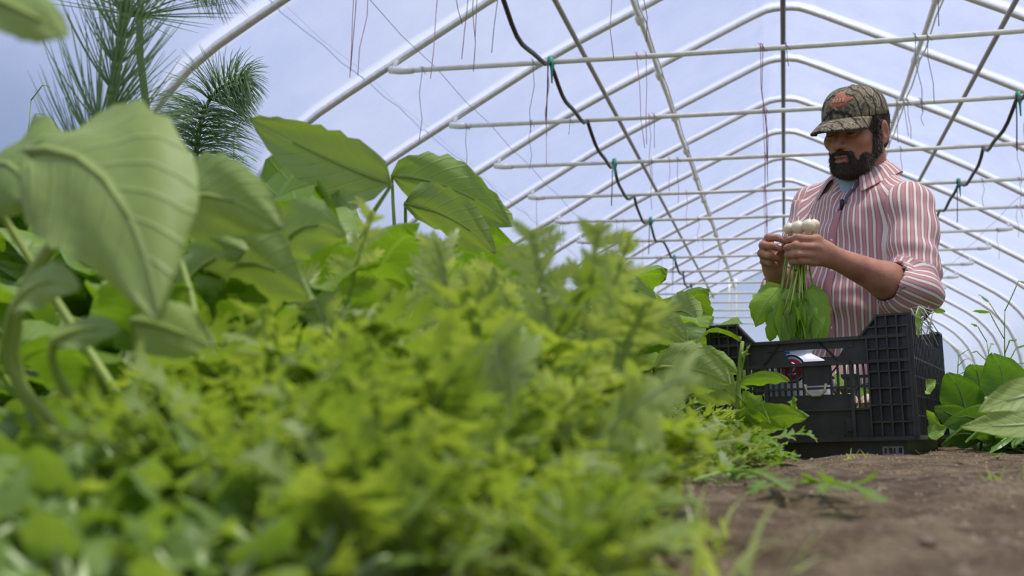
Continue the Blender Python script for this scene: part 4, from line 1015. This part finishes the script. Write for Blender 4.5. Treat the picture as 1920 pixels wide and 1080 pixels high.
def fingers(v):
    for (m_, p_, d_, t_, r_) in (
        ((1531, 450, 2.865), (1497, 447, 2.835), (1480, 450, 2.855), (1482, 454, 2.885), .0100),
        ((1531, 464, 2.860), (1492, 461, 2.828), (1476, 465, 2.850), (1479, 468, 2.882), .0102),
        ((1529, 478, 2.862), (1493, 476, 2.830), (1477, 479, 2.852), (1481, 482, 2.882), .0098),
        ((1526, 490, 2.868), (1497, 489, 2.842), (1484, 491, 2.858), (1487, 493, 2.882), .0088)):
        q = [A_(P(*m_)), A_(P(*p_)), A_(P(*d_)), A_(P(*t_))]
        v.chain(q, [r_*1.08, r_, r_*.92, r_*.82], .003); v.cone(wrL+(q[0]-wrL)*.25, q[0], .019, r_*1.25, .012); v.ell(q[1], (r_*1.12,)*3, k=.004)
    th = [A_(P(1552, 472, 2.905)), A_(P(1532, 456, 2.925)), A_(P(1508, 449, 2.925)), A_(P(1490, 448, 2.915))]
    v.chain(th, [.016, .0125, .0112, .0095], .006)
    v.ell(A_(P(1546, 474, 2.875)), (.03, .017, .028), k=.012)
    for (m_, p_, d_, t_, r_) in (
        ((1440, 452, 2.985), (1441, 446, 2.945), (1458, 446, 2.925), (1472, 452, 2.920), .0098),
        ((1435, 463, 2.985), (1431, 460, 2.940), (1447, 461, 2.920), (1462, 467, 2.925), .0102),
        ((1433, 477, 2.985), (1428, 475, 2.945), (1442, 479, 2.922), (1455, 484, 2.932), .0098),
        ((1436, 490, 2.990), (1432, 490, 2.955), (1444, 493, 2.938), (1454, 496, 2.948), .0088)):
        q = [A_(P(*m_)), A_(P(*p_)), A_(P(*d_)), A_(P(*t_))]
        v.chain(q, [r_*1.08, r_, r_*.92, r_*.82], .003); v.cone(wrR+(q[0]-wrR)*.2, q[0], .019, r_*1.25, .012); v.ell(q[1], (r_*1.12,)*3, k=.004)
    v.chain([A_(P(1458, 494, 2.995)), A_(P(1466, 478, 2.965)), A_(P(1472, 466, 2.945)), A_(P(1477, 458, 2.935))], [.016, .0125, .011, .0092], .006)
v = Vox(LO, HI, .0032)
# trunk, limbs
v.ell(T(0, 0, .55), (.10, .155, .17), TM, .03); v.ell(T(.02, 0, .36), (.115, .145, .16), TM, .04); v.ell(T(0, 0, .20), (.115, .145, .11), TM, .04)
v.cone(shL, shR, .045, .045, .05); v.cone(T(-.005, 0, .70), Hd(-.025, 0, -.07), .064, .057, .03)
for a, b, c, sg in ((shL, elL, wrL, 1), (shR, elR, wrR, -1)):
    v.cone(a, b, .050, .040, .02); v.cone(b, b+(c-b)*.35, .042, .044, .02); v.cone(b+(c-b)*.35, c, .044, .0265, .02); v.ell(c, (.027, .024, .024), k=.01)
for h_, k_, f_ in ((hipL, knL, ftL), (hipR, knR, ftR)):
    v.cone(h_, k_, .066, .045, .03); v.cone(k_, f_, .05, .04, .03); v.cone(f_, f_-TF*.08-TU*.015, .035, .028, .02)
fingers(v)
# head
def he(c, r, k=.01, sub=False): v.ell(Hd(*c), r, HM, k, sub)
he((-.010, 0, .030), (.094, .075, .088), .01); he((.028, 0, -.040), (.064, .058, .078), .02); he((.064, 0, -.094), (.026, .028, .024), .02)
for sg in (-1, 1):
    he((.054, sg*.044, -.020), (.026, .022, .024), .014); v.cone(Hd(.0, sg*.056, -.045), Hd(.055, sg*.03, -.095), .018, .018, .02)
he((.076, 0, .020), (.016, .050, .011), .012); v.cone(Hd(.084, 0, .008), Hd(.110, 0, -.028), .0085, .0125, .009)
for sg in (-1, 1):
    he((.082, sg*.033, .001), (.012, .019, .012), .008, True)
    he((.0705, sg*.0325, .001), (.0145, .0165, .0115), .003)
    he((.098, sg*.0125, -.033), (.011, .0075, .0075), .005)
    v.ell(Hd(.0855, sg*.0325, -.002), (.0022, .013, .0016), HM, .0025, True)
    v.ell(Hd(-.008, sg*.080, -.010), (.017, .0075, .032), HM, .004); v.ell(Hd(-.002, sg*.087, -.008), (.009, .006, .018), HM, .004, True); v.ell(Hd(.002, sg*.078, -.036), (.008, .006, .009), HM, .005)
he((.086, 0, -.060), (.013, .026, .0065), .006); he((.084, 0, -.074), (.013, .022, .0075), .006); he((.100, 0, -.0665), (.012, .022, .0016), .003, True)
V, F = v.mesh(); V = smooth_np(V, F, 1, .4)
def mat_skin():
    m, n, l = new_mat('skin'); b, o = pbsdf(n, l, .6, 0, .35)
    t = n.new('ShaderNodeTexCoord'); z = n.new('ShaderNodeTexNoise'); z.inputs['Scale'].default_value = 22; z.inputs['Detail'].default_value = 5
    r = n.new('ShaderNodeValToRGB'); l.new(t.outputs['Object'], z.inputs['Vector']); l.new(z.outputs[0], r.inputs[0])
    r.color_ramp.elements[0].position = .3; r.color_ramp.elements[0].color = (.33, .13, .075, 1); r.color_ramp.elements[1].position = .7; r.color_ramp.elements[1].color = (.53, .245, .155, 1)
    l.new(r.outputs[0], b.inputs['Base Color']); b.inputs['Subsurface Weight'].default_value = .12; b.inputs['Subsurface Radius'].default_value = (.01, .004, .002)
    bp = n.new('ShaderNodeBump'); z2 = n.new('ShaderNodeTexNoise'); z2.inputs['Scale'].default_value = 260; l.new(t.outputs['Object'], z2.inputs['Vector']); bp.inputs['Strength'].default_value = .25; bp.inputs['Distance'].default_value = .002
    l.new(z2.outputs[0], bp.inputs['Height']); l.new(bp.outputs[0], b.inputs['Normal']); return m
M_skin = mat_skin()
np_mesh('body', V, F, [M_skin], man, origin=MO)
# shirt
M_shirt = None
def mat_shirt():
    m, n, l = new_mat('striped_shirt'); b, o = pbsdf(n, l, .85, 0, .2)
    at = n.new('ShaderNodeAttribute'); at.attribute_name = 'tone'
    fr = n.new('ShaderNodeMath'); fr.operation = 'FRACT'; l.new(at.outputs['Fac'], fr.inputs[0])
    r = n.new('ShaderNodeValToRGB'); l.new(fr.outputs[0], r.inputs[0]); e = r.color_ramp.elements
    pk_ = (.50, .235, .235, 1); dk = (.30, .125, .12, 1); cm = (.80, .72, .62, 1); p2 = (.58, .31, .30, 1)
    e[0].position = 0; e[0].color = cm; e[1].position = 1.0; e[1].color = cm
    for p_, c_ in ((.24, cm), (.29, dk), (.36, pk_), (.62, p2), (.86, pk_), (.91, dk), (.96, cm)): q = e.new(p_); q.color = c_
    t = n.new('ShaderNodeTexCoord'); z = n.new('ShaderNodeTexNoise'); z.inputs['Scale'].default_value = 90; z.inputs['Detail'].default_value = 3; l.new(t.outputs['Object'], z.inputs['Vector'])
    mm = n.new('ShaderNodeMix'); mm.data_type = 'RGBA'; mm.inputs['Factor'].default_value = .12; l.new(r.outputs[0], mm.inputs['A']); l.new(z.outputs[1], mm.inputs['B']); l.new(r.outputs[0], b.inputs['Base Color'])
    bp = n.new('ShaderNodeBump'); bp.inputs['Strength'].default_value = .2; bp.inputs['Distance'].default_value = .002; l.new(z.outputs[0], bp.inputs['Height']); l.new(bp.outputs[0], b.inputs['Normal']); return m
M_shirt = mat_shirt()
sv = Vox((-.16, 2.8, .06), (.56, 3.6, .84), .004)
sv.ell(T(.005, 0, .57), (.125, .180, .165), TM, .03); sv.ell(T(.025, 0, .40), (.142, .168, .17), TM, .05); sv.ell(T(.01, 0, .22), (.148, .178, .12), TM, .05); sv.ell(T(.11, 0, .175), (.10, .165, .060), TM, .05)
sv.cone(shL, shR, .052, .052, .06); sv.cone(T(-.012, 0, .68), T(-.010, 0, .765), .092, .070, .04)
for sh_ in (shL, shR): sv.cone(T(-.015, 0, .745)+(sh_-T0)*A_((.15, .15, 0)), sh_+A_((0, 0, .002)), .052, .050, .03)
cuL = elL+(wrL-elL)*.20; cuR = elR+(wrR-elR)*.30
for a, b, c in ((shL, elL, cuL), (shR, elR, cuR)):
    sv.cone(a, b, .066, .064, .03); sv.cone(b, c, .061, .055, .02); sv.cone(b+(c-b)*.45, c, .064, .062, .006)
    d = (c-b)/np.linalg.norm(c-b); sv.cone(c+d*.005, c+d*.09, .054, .050, .004, True)
# open neck and V
sv.cone(T(-.005, 0, .735), T(.03, 0, .85), .062, .085, .006, True)
sv.cone(T(.085, 0, .765), T(.120, 0, .655), .050, .010, .006, True)
def fold(V):
    x, y, z = V.T
    return (np.sin(x*20-z*26+1.6*np.sin(y*17+z*9))*.75+np.sin(x*38+z*52+1.3*np.sin(y*31))*.5+np.sin(y*60-z*41+1.7*np.sin(x*47))*.35+np.sin(z*95+x*25+2*np.sin(y*22+z*18))*.22)
V, F = sv.mesh(); V = smooth_np(V, F, 2, .5); N = vnorm(V, F)
def seg_t(V, a, b):
    ba = b-a; t = np.clip(((V-a)@ba)/(ba@ba), 0, 1); q = a+t[:, None]*ba; return t, V-q, np.linalg.norm(V-q, axis=1)
dT = np.linalg.norm((V-T(.01, 0, .45))@TM.T/np.array([.15, .185, .30]), axis=1)
best = np.where(dT < 1.18, dT*.06, 9.); tone = np.zeros(len(V)); part = np.zeros(len(V), int)
rel = (V-T0)@TM.T
ang = np.arctan2(rel[:, 1], rel[:, 0]-.0)
tone = ang*.175/.0200
amp = np.full(len(V), .0052)
for a, b, c in ((shL, elL, cuL), (shR, elR, cuR)):
    out = (a-T(0, 0, .66)); out = out/np.linalg.norm(out)
    for (p, q) in ((a, b), (b, c)):
        t, dv, dd = seg_t(V, p, q); ax = (q-p)/np.linalg.norm(q-p)
        e1 = TF-ax*(TF@ax); e1 /= np.linalg.norm(e1); e2 = np.cross(ax, e1)
        th = np.arctan2(dv@e2, dv@e1)
        lat = (V-T0)@TL
        m = (dd < .082) & (np.abs(lat) > .150+.0*lat) & (np.sign(lat) == np.sign((a-T0)@TL))
        tone = np.where(m, th*.064/.0185, tone); amp = np.where(m, .0062+.005*np.clip(1-np.linalg.norm(V-b, axis=1)/.12, 0, 1), amp)
amp *= np.where(V[:, 2] > .70, .3, 1.0)
# plackets lie flat
V = V+N*(fold(V)*amp)[:, None]
SV, SN = V.copy(), vnorm(V, F)
shirt = np_mesh('striped_shirt', V, F, [M_shirt], man, tone, origin=MO); shirt['label'] = 'pink and cream striped button shirt, sleeves rolled'
# collar
mb = MB(); nc = 40; rows = 6
def collar_pt(th, s_, side):
    """th 0 at the back .. +-1 at the front; s_ 0 inner bottom, .45 fold at top, 1 flap tip edge"""
    a_ = PI - th*PI*.80; ca, sa = math.cos(a_), math.sin(a_)      # angle from front
    zf = .800-.050*abs(th)**2; r0 = .067; rz = .016 if abs(th) > .6 else .0
    fr = abs(th)
    if s_ < .4:
        u = s_/.4; r_ = r0-.002*u; z = zf-.034*(1-u)
    else:
        u = (s_-.4)/.6; ln = .036+.034*max(0, (fr-.5)/.5); r_ = r0+.004+u*(.030+.010*fr); z = zf-u*ln
    p = T(-.008+r_*1.02*ca+.022*fr, r_*1.06*sa, z)
    return p
vs = []; tn_ = []
for i in range(nc+1):
    th = -1+2*i/nc
    for j in range(rows+1): vs.append(collar_pt(th, j/rows, 0)); tn_.append((th*PI*.8*.066)/.0130)
fs = [(i*(rows+1)+j, (i+1)*(rows+1)+j, (i+1)*(rows+1)+j+1, i*(rows+1)+j+1) for i in range(nc) for j in range(rows)]
mb.add([v_-MO for v_ in vs], fs); mb.tone = tn_
co = mb.build('collar', M_shirt, man); md = co.modifiers.new('s', 'SOLIDIFY'); md.thickness = .003; md.offset = 1; md2 = co.modifiers.new('b', 'SUBSURF'); md2.levels = 1; md2.render_levels = 1
# t-shirt under the open neck
tv = Vox((-.1, 3.0, .5), (.5, 3.5, .84), .004); tv.ell(T(.0, 0, .57), (.117, .17, .155), TM, .03); tv.cone(T(-.005, 0, .66), T(.012, 0, .735), .078, .062, .03); tv.cone(T(.0, 0, .735), T(.03, 0, .83), .055, .066, .004, True)
V, F = tv.mesh(); M_tee = simple('grey_blue_tee', (.36, .44, .52), rough=.85); np_mesh('t_shirt', V, F, [M_tee], man, origin=MO)
# placket edges, buttons and microphone
M_pl = simple('placket_inner', (.16, .12, .20), rough=.85)
def on_shirt(p, lift=.0015):
    i = int(np.argmin(((SV-p)**2).sum(1))); return SV[i]+SN[i]*lift, SN[i]
def ribbon(nm, pts, w, mat, lift=.002, tone=0.0):
    m = MB(); vs = []; n_ = 14
    for i in range(n_+1):
        t = i/n_*(len(pts)-1); j = min(len(pts)-2, int(t)); u = t-j; p = A_(pts[j])*(1-u)+A_(pts[j+1])*u; q = A_(pts[min(j+1, len(pts)-1)])-A_(pts[j]); q /= np.linalg.norm(q)
        c, n1 = on_shirt(p, lift); sd = np.cross(q, n1); sd /= np.linalg.norm(sd)
        vs += [c-sd*w/2-MO, c+n1*.0012-MO, c+sd*w/2-MO]
    m.add(vs, [f_ for i in range(n_) for f_ in ((i*3, i*3+1, i*3+4, i*3+3), (i*3+1, i*3+2, i*3+5, i*3+4))], None, tone); o = m.build(nm, mat, man); k_ = o.modifiers.new('s', 'SOLIDIFY'); k_.thickness = .002; k_.offset = 0; return o
ribbon('placket_edge', [T(.105, .055, .740), T(.135, .035, .690), T(.150, .008, .640)], .009, M_pl)
ribbon('placket', [T(.150, .004, .645), T(.160, .004, .57), T(.17, .004, .48), T(.18, .004, .38), T(.17, .004, .25)], .024, M_shirt, .002, .45)
M_mic = simple('black_mic', (.015, .015, .018), rough=.5)
mc = MB(); q = Vector(on_shirt(T(.145, .024, .672), .004)[0]-MO); mc.tube([q+Vector((0, 0, .016)), q+Vector((0, 0, .004)), q-Vector((.001, 0, .012))], [.005, .0065, .004], 8); mc.tube([q-Vector((.001, 0, .01)), q-Vector((.006, .0, .028))], .0022, 5); mo = mc.build('lapel_microphone', M_mic, man); mo['label'] = 'small black lapel microphone'
for i, z_ in enumerate((.56, .48, .40, .32)):
    b_ = MB(); x_ = T(.0, 0, z_); 
    fr = .1605 if z_ < .5 else .137+.01*(.56-z_)/.08
    b_.lathe([(.001, .0), (.0055, .0), (.0055, .0025), (.001, .0025)], n=12, M=Matrix.Rotation(-PI/2, 4, 'X') )
    c = on_shirt(T(.17, .004, z_), .004)[0]-MO; b_.v = [tuple(Vector(v_)) for v_ in b_.v]
    o = b_.build('button', M_white, man); o.location = Vector(c); o.rotation_euler = (PI, 0, -yawT+PI)
# trousers and boots
M_jean = simple('dark_jeans', (.05, .07, .12), rough=.85, scale=60); M_boot = simple('brown_boot', (.09, .055, .035), rough=.6)
pv = Vox((-.16, 2.72, -.02), (.56, 3.75, .36), .006)
pv.ell(T(.0, 0, .18), (.125, .155, .09), TM, .03)
for h_, k_, f_ in ((hipL, knL, ftL), (hipR, knR, ftR)): pv.cone(h_, k_, .078, .054, .03); pv.cone(k_, f_+A_((0, 0, .01)), .062, .052, .02)
V, F = pv.mesh(); V[:, 2] = np.maximum(V[:, 2], .004); V = V+vnorm(V, F)*(fold(V)*.003)[:, None]; np_mesh('trousers', V, F, [M_jean], man, origin=MO)
for f_ in (ftL, ftR):
    bv = Vox(f_-.2, f_+.2, .006); bv.cone(f_, f_-TF*.06, .052, .045, .02); bv.cone(f_-TF*.03, f_-TF*.11-TU*.02, .045, .034, .02); V, F = bv.mesh(); V[:, 2] = np.maximum(V[:, 2], .002); np_mesh('boot', V, F, [M_boot], man, origin=MO)
# beard and hair
M_beard = simple('dark_beard', (.060, .040, .030), rough=.75, scale=60, c2=(.028, .018, .013)); M_grey = simple('greying_beard', (.34, .30, .26), rough=.75, scale=80, c2=(.10, .08, .06))
bd = Vox(H0-.16, H0+.16, .0026)
def hb(c, r, k=.01, sub=False): bd.ell(Hd(*c), r, HM, k, sub)
hb((.050, 0, -.094), (.046, .042, .033), .01)
for sg in (-1, 1):
    bd.cone(Hd(.010, sg*.068, -.005), Hd(.018, sg*.063, -.050), .008, .014, .010); bd.cone(Hd(.012, sg*.058, -.055), Hd(.05, sg*.034, -.094), .016, .020, .01)
    bd.cone(Hd(.052, sg*.043, -.070), Hd(.05, sg*.036, -.092), .0155, .019, .012)
    bd.cone(Hd(.098, 0, -.049), Hd(.086, sg*.025, -.056), .0055, .006, .006); bd.cone(Hd(.086, sg*.027, -.058), Hd(.077, sg*.029, -.085), .0065, .011, .008)
bd.cone(Hd(.09, 0, -.085), Hd(.085, 0, -.10), .012, .018, .01)
hb((.108, 0, -.068), (.018, .019, .0070), .004, True)
V, F = bd.mesh(); N = vnorm(V, F); V = V+N*((np.sin(V[:, 0]*900+V[:, 2]*300)*np.sin(V[:, 1]*800-V[:, 2]*250))*.0013)[:, None]
np_mesh('beard', V, F, [M_beard], man, origin=MO)
rel = (V-H0)@HM.T; rs = np.random.RandomState(4)
def hairs(name, V, N, n, L, down, mat, w=.0006):
    m = MB(); ids = rs.choice(len(V), n)
    for i in ids:
        p = V[i]; d = N[i]*.55+down+rs.randn(3)*.22; d /= np.linalg.norm(d); sd = np.cross(d, rs.randn(3)); sd /= np.linalg.norm(sd)+1e-9; l = L*rs.uniform(.5, 1.2)
        a, b, c = p-sd*w, p+sd*w, p+d*l; m.add([a-MO, b-MO, c-MO], [(0, 1, 2)])
    return m.build(name, mat, man)
front = rel[:, 2] < -.01
hairs('beard_strands', V[front], N[front], 6000, .0075, -HU*.8+HF*.15, M_beard)
sidem = (np.abs(rel[:, 1]) > .045) & (rel[:, 0] < .06)
hairs('grey_beard_strands', V[sidem], N[sidem], 3400, .008, -HU*.8, M_grey)
lm = MB(); lm.tube([Vector(Hd(.094, -.018, -.072)-MO), Vector(Hd(.1005, 0, -.0745)-MO), Vector(Hd(.094, .018, -.072)-MO)], [.002, .0042, .002], 8); lm.build('lower_lip', simple('lip', (.42, .17, .14), rough=.45), man)
hv = Vox(H0-.16, H0+.16, .003)
hv.ell(Hd(-.012, 0, .024), (.096, .079, .084), HM, .005); hv.ell(Hd(-.060, 0, -.030), (.036, .055, .042), HM, .02)
for sg in (-1, 1): hv.cone(Hd(.02, sg*.073, .03), Hd(.012, sg*.074, -.012), .010, .007, .006)
for sg in (-1, 1): hv.ell(Hd(-.006, sg*.088, -.004), (.026, .020, .036), HM, .004, True)
hv.ell(Hd(.095, 0, -.02), (.075, .09, .085), HM, .004, True); hv.ell(Hd(.03, 0, -.10), (.085, .075, .085), HM, .004, True)
V, F = hv.mesh(); N = vnorm(V, F); V = V+N*((np.sin(V[:, 0]*700+V[:, 2]*300)*np.sin(V[:, 1]*600))*.0015)[:, None]
M_hair = simple('dark_hair', (.05, .032, .024), rough=.7, scale=60, c2=(.02, .013, .01)); np_mesh('hair', V, F, [M_hair], man, origin=MO)
hairs('hair_strands', V, N, 1500, .010, -HU*.9-HF*.2, M_hair)
for sg in (-1, 1):
    m = MB(); m.tube([Vector(Hd(.086, sg*.014, .016)-MO), Vector(Hd(.088, sg*.030, .021)-MO), Vector(Hd(.074, sg*.050, .015)-MO)], [.003, .0045, .002], 6); m.build('eyebrow', M_beard, man)
    m = MB(); m.tube([Vector(Hd(.0835, sg*.021, -.0025)-MO), Vector(Hd(.0865, sg*.0325, -.0040)-MO), Vector(Hd(.081, sg*.045, -.0025)-MO)], [.0008, .0018, .0008], 6); m.build('eye', M_mic, man)
# cap
def mat_camo():
    m, n, l = new_mat('camouflage_cloth'); b, o = pbsdf(n, l, .85, 0, .2)
    t = n.new('ShaderNodeTexCoord'); mp = n.new('ShaderNodeMapping'); mp.inputs['Scale'].default_value = (1, 1, .55); l.new(t.outputs['Object'], mp.inputs[0])
    z = n.new('ShaderNodeTexNoise'); z.inputs['Scale'].default_value = 26; z.inputs['Detail'].default_value = 3; z.inputs['Distortion'].default_value = 1.6; l.new(mp.outputs[0], z.inputs['Vector'])
    r = n.new('ShaderNodeValToRGB'); r.color_ramp.interpolation = 'CONSTANT'; l.new(z.outputs[0], r.inputs[0]); e = r.color_ramp.elements
    e[0].position = 0; e[0].color = (.070, .056, .040, 1); e[1].position = .40; e[1].color = (.17, .14, .085, 1)
    for p_, c_ in ((.48, (.27, .22, .14, 1)), (.55, (.11, .10, .065, 1)), (.61, (.36, .31, .20, 1)), (.68, (.15, .11, .07, 1))): q = e.new(p_); q.color = c_
    w = n.new('ShaderNodeTexWave'); w.wave_type = 'BANDS'; w.bands_direction = 'DIAGONAL'; w.inputs['Scale'].default_value = 14; w.inputs['Distortion'].default_value = 9; w.inputs['Detail'].default_value = 3; l.new(mp.outputs[0], w.inputs['Vector'])
    r2 = n.new('ShaderNodeValToRGB'); l.new(w.outputs[0], r2.inputs[0]); r2.color_ramp.elements[0].position = .0; r2.color_ramp.elements[0].color = (1, 1, 1, 1); r2.color_ramp.elements[1].position = .16; r2.color_ramp.elements[1].color = (0, 0, 0, 1)
    mm = n.new('ShaderNodeMix'); mm.data_type = 'RGBA'; l.new(r2.outputs[0], mm.inputs['Factor']); l.new(r.outputs[0], mm.inputs['A']); mm.inputs['B'].default_value = (.035, .028, .02, 1)
    l.new(mm.outputs['Result'], b.inputs['Base Color']); return m
M_camo = mat_camo(); M_under = simple('visor_underside', (.05, .045, .04), rough=.8)
CB = .041     # base plane of the crown in head space, tipped with the head
mb = MB(); na, nr = 40, 14
def crown(phi, s_):
    """s_ 0 at rim .. 1 at the button"""
    ca, sa = math.cos(phi), math.sin(phi)
    e_ = s_*PI/2; rf = .106 if ca > 0 else .092
    z = CB-.004+(.086 if ca > 0 else .081)*math.sin(e_)**.95; k = math.cos(e_)**.62 if s_ < 1 else 0
    f_ = -.006+rf*k*ca; l_ = .0835*k*sa
    if ca < -.3: z -= .012*(1-s_)*(-ca-.3)
    return Hd(f_, l_, z)
vs = [crown(2*PI*i/na, j/nr) for j in range(nr+1) for i in range(na)]
fs = [(j*na+i, j*na+(i+1) % na, (j+1)*na+(i+1) % na, (j+1)*na+i) for j in range(nr) for i in range(na)]
capo = empty('baseball_cap', (0, 0, 0)); capo.parent = man
def capadd(mb, nm, mat, th=.003):
    mb.v = [tuple(Vector(v_)-Vector(MO)) for v_ in mb.v]; o = mb.build(nm, mat, capo)
    if th: md = o.modifiers.new('s', 'SOLIDIFY'); md.thickness = th; md.offset = 0
    return o
mb.add(vs, fs); capadd(mb, 'crown', M_camo)
capo['label'] = 'camouflage baseball cap with orange emblem'
def visor(u, w, dz=0):
    """u -1..1 across, w 0..1 out"""
    ph = u*1.12; base = Hd(-.006+.106*math.cos(ph), .0835*math.sin(ph), CB)
    L_ = .076*(1-.55*abs(u)**2.4)
    q = base+HF*(L_*w*math.cos(.30))-HU*(L_*w*math.sin(.30))+HL*(math.sin(ph)*.006*w)
    return q-HU*(.020*abs(u)**2*(.35+.65*w)+.006*w*w-dz)
for nm, dz, mat in (('visor', .0, M_camo), ('visor_lining', -.0032, M_under)):
    mb = MB(); nu, nw = 28, 8
    vs = [visor(-1+2*i/nu, j/nw, dz) for j in range(nw+1) for i in range(nu+1)]
    mb.add(vs, [(j*(nu+1)+i, j*(nu+1)+i+1, (j+1)*(nu+1)+i+1, (j+1)*(nu+1)+i) for j in range(nw) for i in range(nu)]); capadd(mb, nm, mat, .0025)
mb = MB(); mb.lathe([(.001, .004), (.006, .003), (.008, 0), (.007, -.003)], n=10, M=Matrix.Identity(4)); mb.v = [tuple(Vector(crown(0, 1))+Vector(v_)) for v_ in mb.v]; capadd(mb, 'top_button', M_camo, 0)
# orange emblem patch on the front panel
M_org = simple('orange_embroidery', (.55, .17, .10), rough=.8, scale=160, c2=(.38, .11, .07)); M_cream = simple('cream_embroidery', (.55, .42, .22), rough=.8)
def patch(nm, poly, lift, mat, par=None):
    m = MB(); c = (sum(p[0] for p in poly)/len(poly), sum(p[1] for p in poly)/len(poly)); pts = []
    R0 = 5
    for r_ in range(R0+1):
        for p in poly:
            x_ = c[0]+(p[0]-c[0])*r_/R0; y_ = c[1]+(p[1]-c[1])*r_/R0; b0 = crown(x_, y_); n_ = b0-Hd(-.006, 0, CB+.02); n_ /= np.linalg.norm(n_); pts.append(b0+n_*lift)
    n_ = len(poly); m.add(pts, [(r_*n_+i, r_*n_+(i+1) % n_, (r_+1)*n_+(i+1) % n_, (r_+1)*n_+i) for r_ in range(R0) for i in range(n_)]); return capadd(m, nm, mat, .0008)
pa = .16
pt = [(pa-.34, .26), (pa-.36, .36), (pa-.25, .44), (pa-.17, .54), (pa-.05, .60), (pa+.08, .60), (pa+.20, .52), (pa+.27, .44), (pa+.46, .42), (pa+.46, .37), (pa+.30, .33), (pa+.28, .26), (pa, .23)]
patch('emblem', pt, .0022, M_org)
for dx in (-.20, -.08, .04, .15): patch('emblem_lettering', [(pa+dx-.035, .34), (pa+dx-.03, .43), (pa+dx+.035, .43), (pa+dx+.03, .34)], .0036, M_cream)
tag(man, 'kneeling bearded person in camouflage cap and striped shirt, holding turnips', 'person')

# ------------------------------------------------------------------ turnips in the hands
TR = simple('bright_turnip_skin', (.82, .72, .50), rough=.35, scale=40, var=.05)
held = [('leftmost white turnip of the bunch held up in the hands', (1480, 429, 2.925), .0150, [((1476, 470), (1462, 560), (1432, 560), (1416, 612), .085, .95), ((1478, 500), (1455, 590), (1450, 585), (1445, 640), .06, .7)]),
        ('second white turnip from the left in the held bunch', (1497, 427, 2.905), .0175, [((1488, 480), (1470, 560), (1478, 580), (1466, 640), .07, .5), ((1490, 480), (1500, 570), (1510, 600), (1500, 650), .05, .2)]),
        ('third white turnip from the left in the held bunch', (1516, 424, 2.895), .0175, [((1500, 480), (1515, 560), (1525, 590), (1530, 650), .06, .8), ((1500, 500), (1490, 600), (1490, 610), (1480, 660), .06, .35)]),
        ('rightmost white turnip of the held bunch, nearest the shirt', (1526, 422, 2.925), .0150, [((1505, 480), (1530, 550), (1545, 590), (1540, 650), .055, .55), ((1498, 500), (1505, 560), (1515, 570), (1512, 630), .05, .9)])]
rr = random.Random(21)
for lab, (px, py, d), r_, lv in held:
    c = P(px, py, d); rt = empty('turnip', c); m = MB()
    m.lathe([(.0004, r_*1.7), (.0008, r_*1.1), (r_*.4, r_*.90), (r_*.75, r_*.72), (r_*.98, r_*.25), (r_, -.05*r_), (r_*.9, -r_*.42), (r_*.6, -r_*.75), (r_*.28, -r_*.95), (r_*.25, -r_*1.3)], n=18, M=Matrix.Rotation(rr.uniform(-.2, .2), 4, 'Y')); m.build('root', TR, rt)
    for (a, b, e_, f_, W, tn_) in lv:
        dd = d+rr.uniform(-.02, .0)
        A0 = P(px, py+12, d)-c; A1 = P(*a, 2.895)-c; A2 = P(*b, dd)-c; A3 = P(*e_, dd-.03)-c; A4 = P(*f_, dd+rr.uniform(-.02, .01))-c
        s = MB(); s.tube(bez(A0, A1, A2, 9), [.0032-.0001*i for i in range(10)], 6); s.build('leafstalk', M_stem, rt)
        f = MB(); broad_leaf(f, bez(A2+(A1-A2)*.25, A3, A4, 14), (1, rr.uniform(-.6, .2), rr.uniform(-.2, .2)), W, tn_, rr, ruffle=.20, teeth=.08, cup=.2); f.build('leaf', M_held, rt)
    for k in range(3):   # bare stalks
        s = MB(); x_ = rr.uniform(1462, 1528); s.tube(bez(P(px, py+12, d)-c, P(1498+rr.uniform(-12, 10), 490, 2.892)-c, P(x_, rr.uniform(580, 625), 2.88+rr.uniform(-.02, .02))-c, 9), .0024, 5); s.build('leafstalk', M_stem, rt)
        f = MB(); A2 = P(x_, 560, 2.88)-c; broad_leaf(f, bez(A2, P(x_+rr.uniform(-8, 8), 595, 2.86)-c, P(x_+rr.uniform(-12, 12), 650, 2.87)-c, 10), (rr.uniform(-1, 1), rr.uniform(-1, .2), 0), .045, rr.uniform(.1, .9), rr, ruffle=.2, teeth=.1, nx=7); f.build('leaf', M_held, rt)
    tag(rt, lab, 'turnip', 'turnips held in the hands')
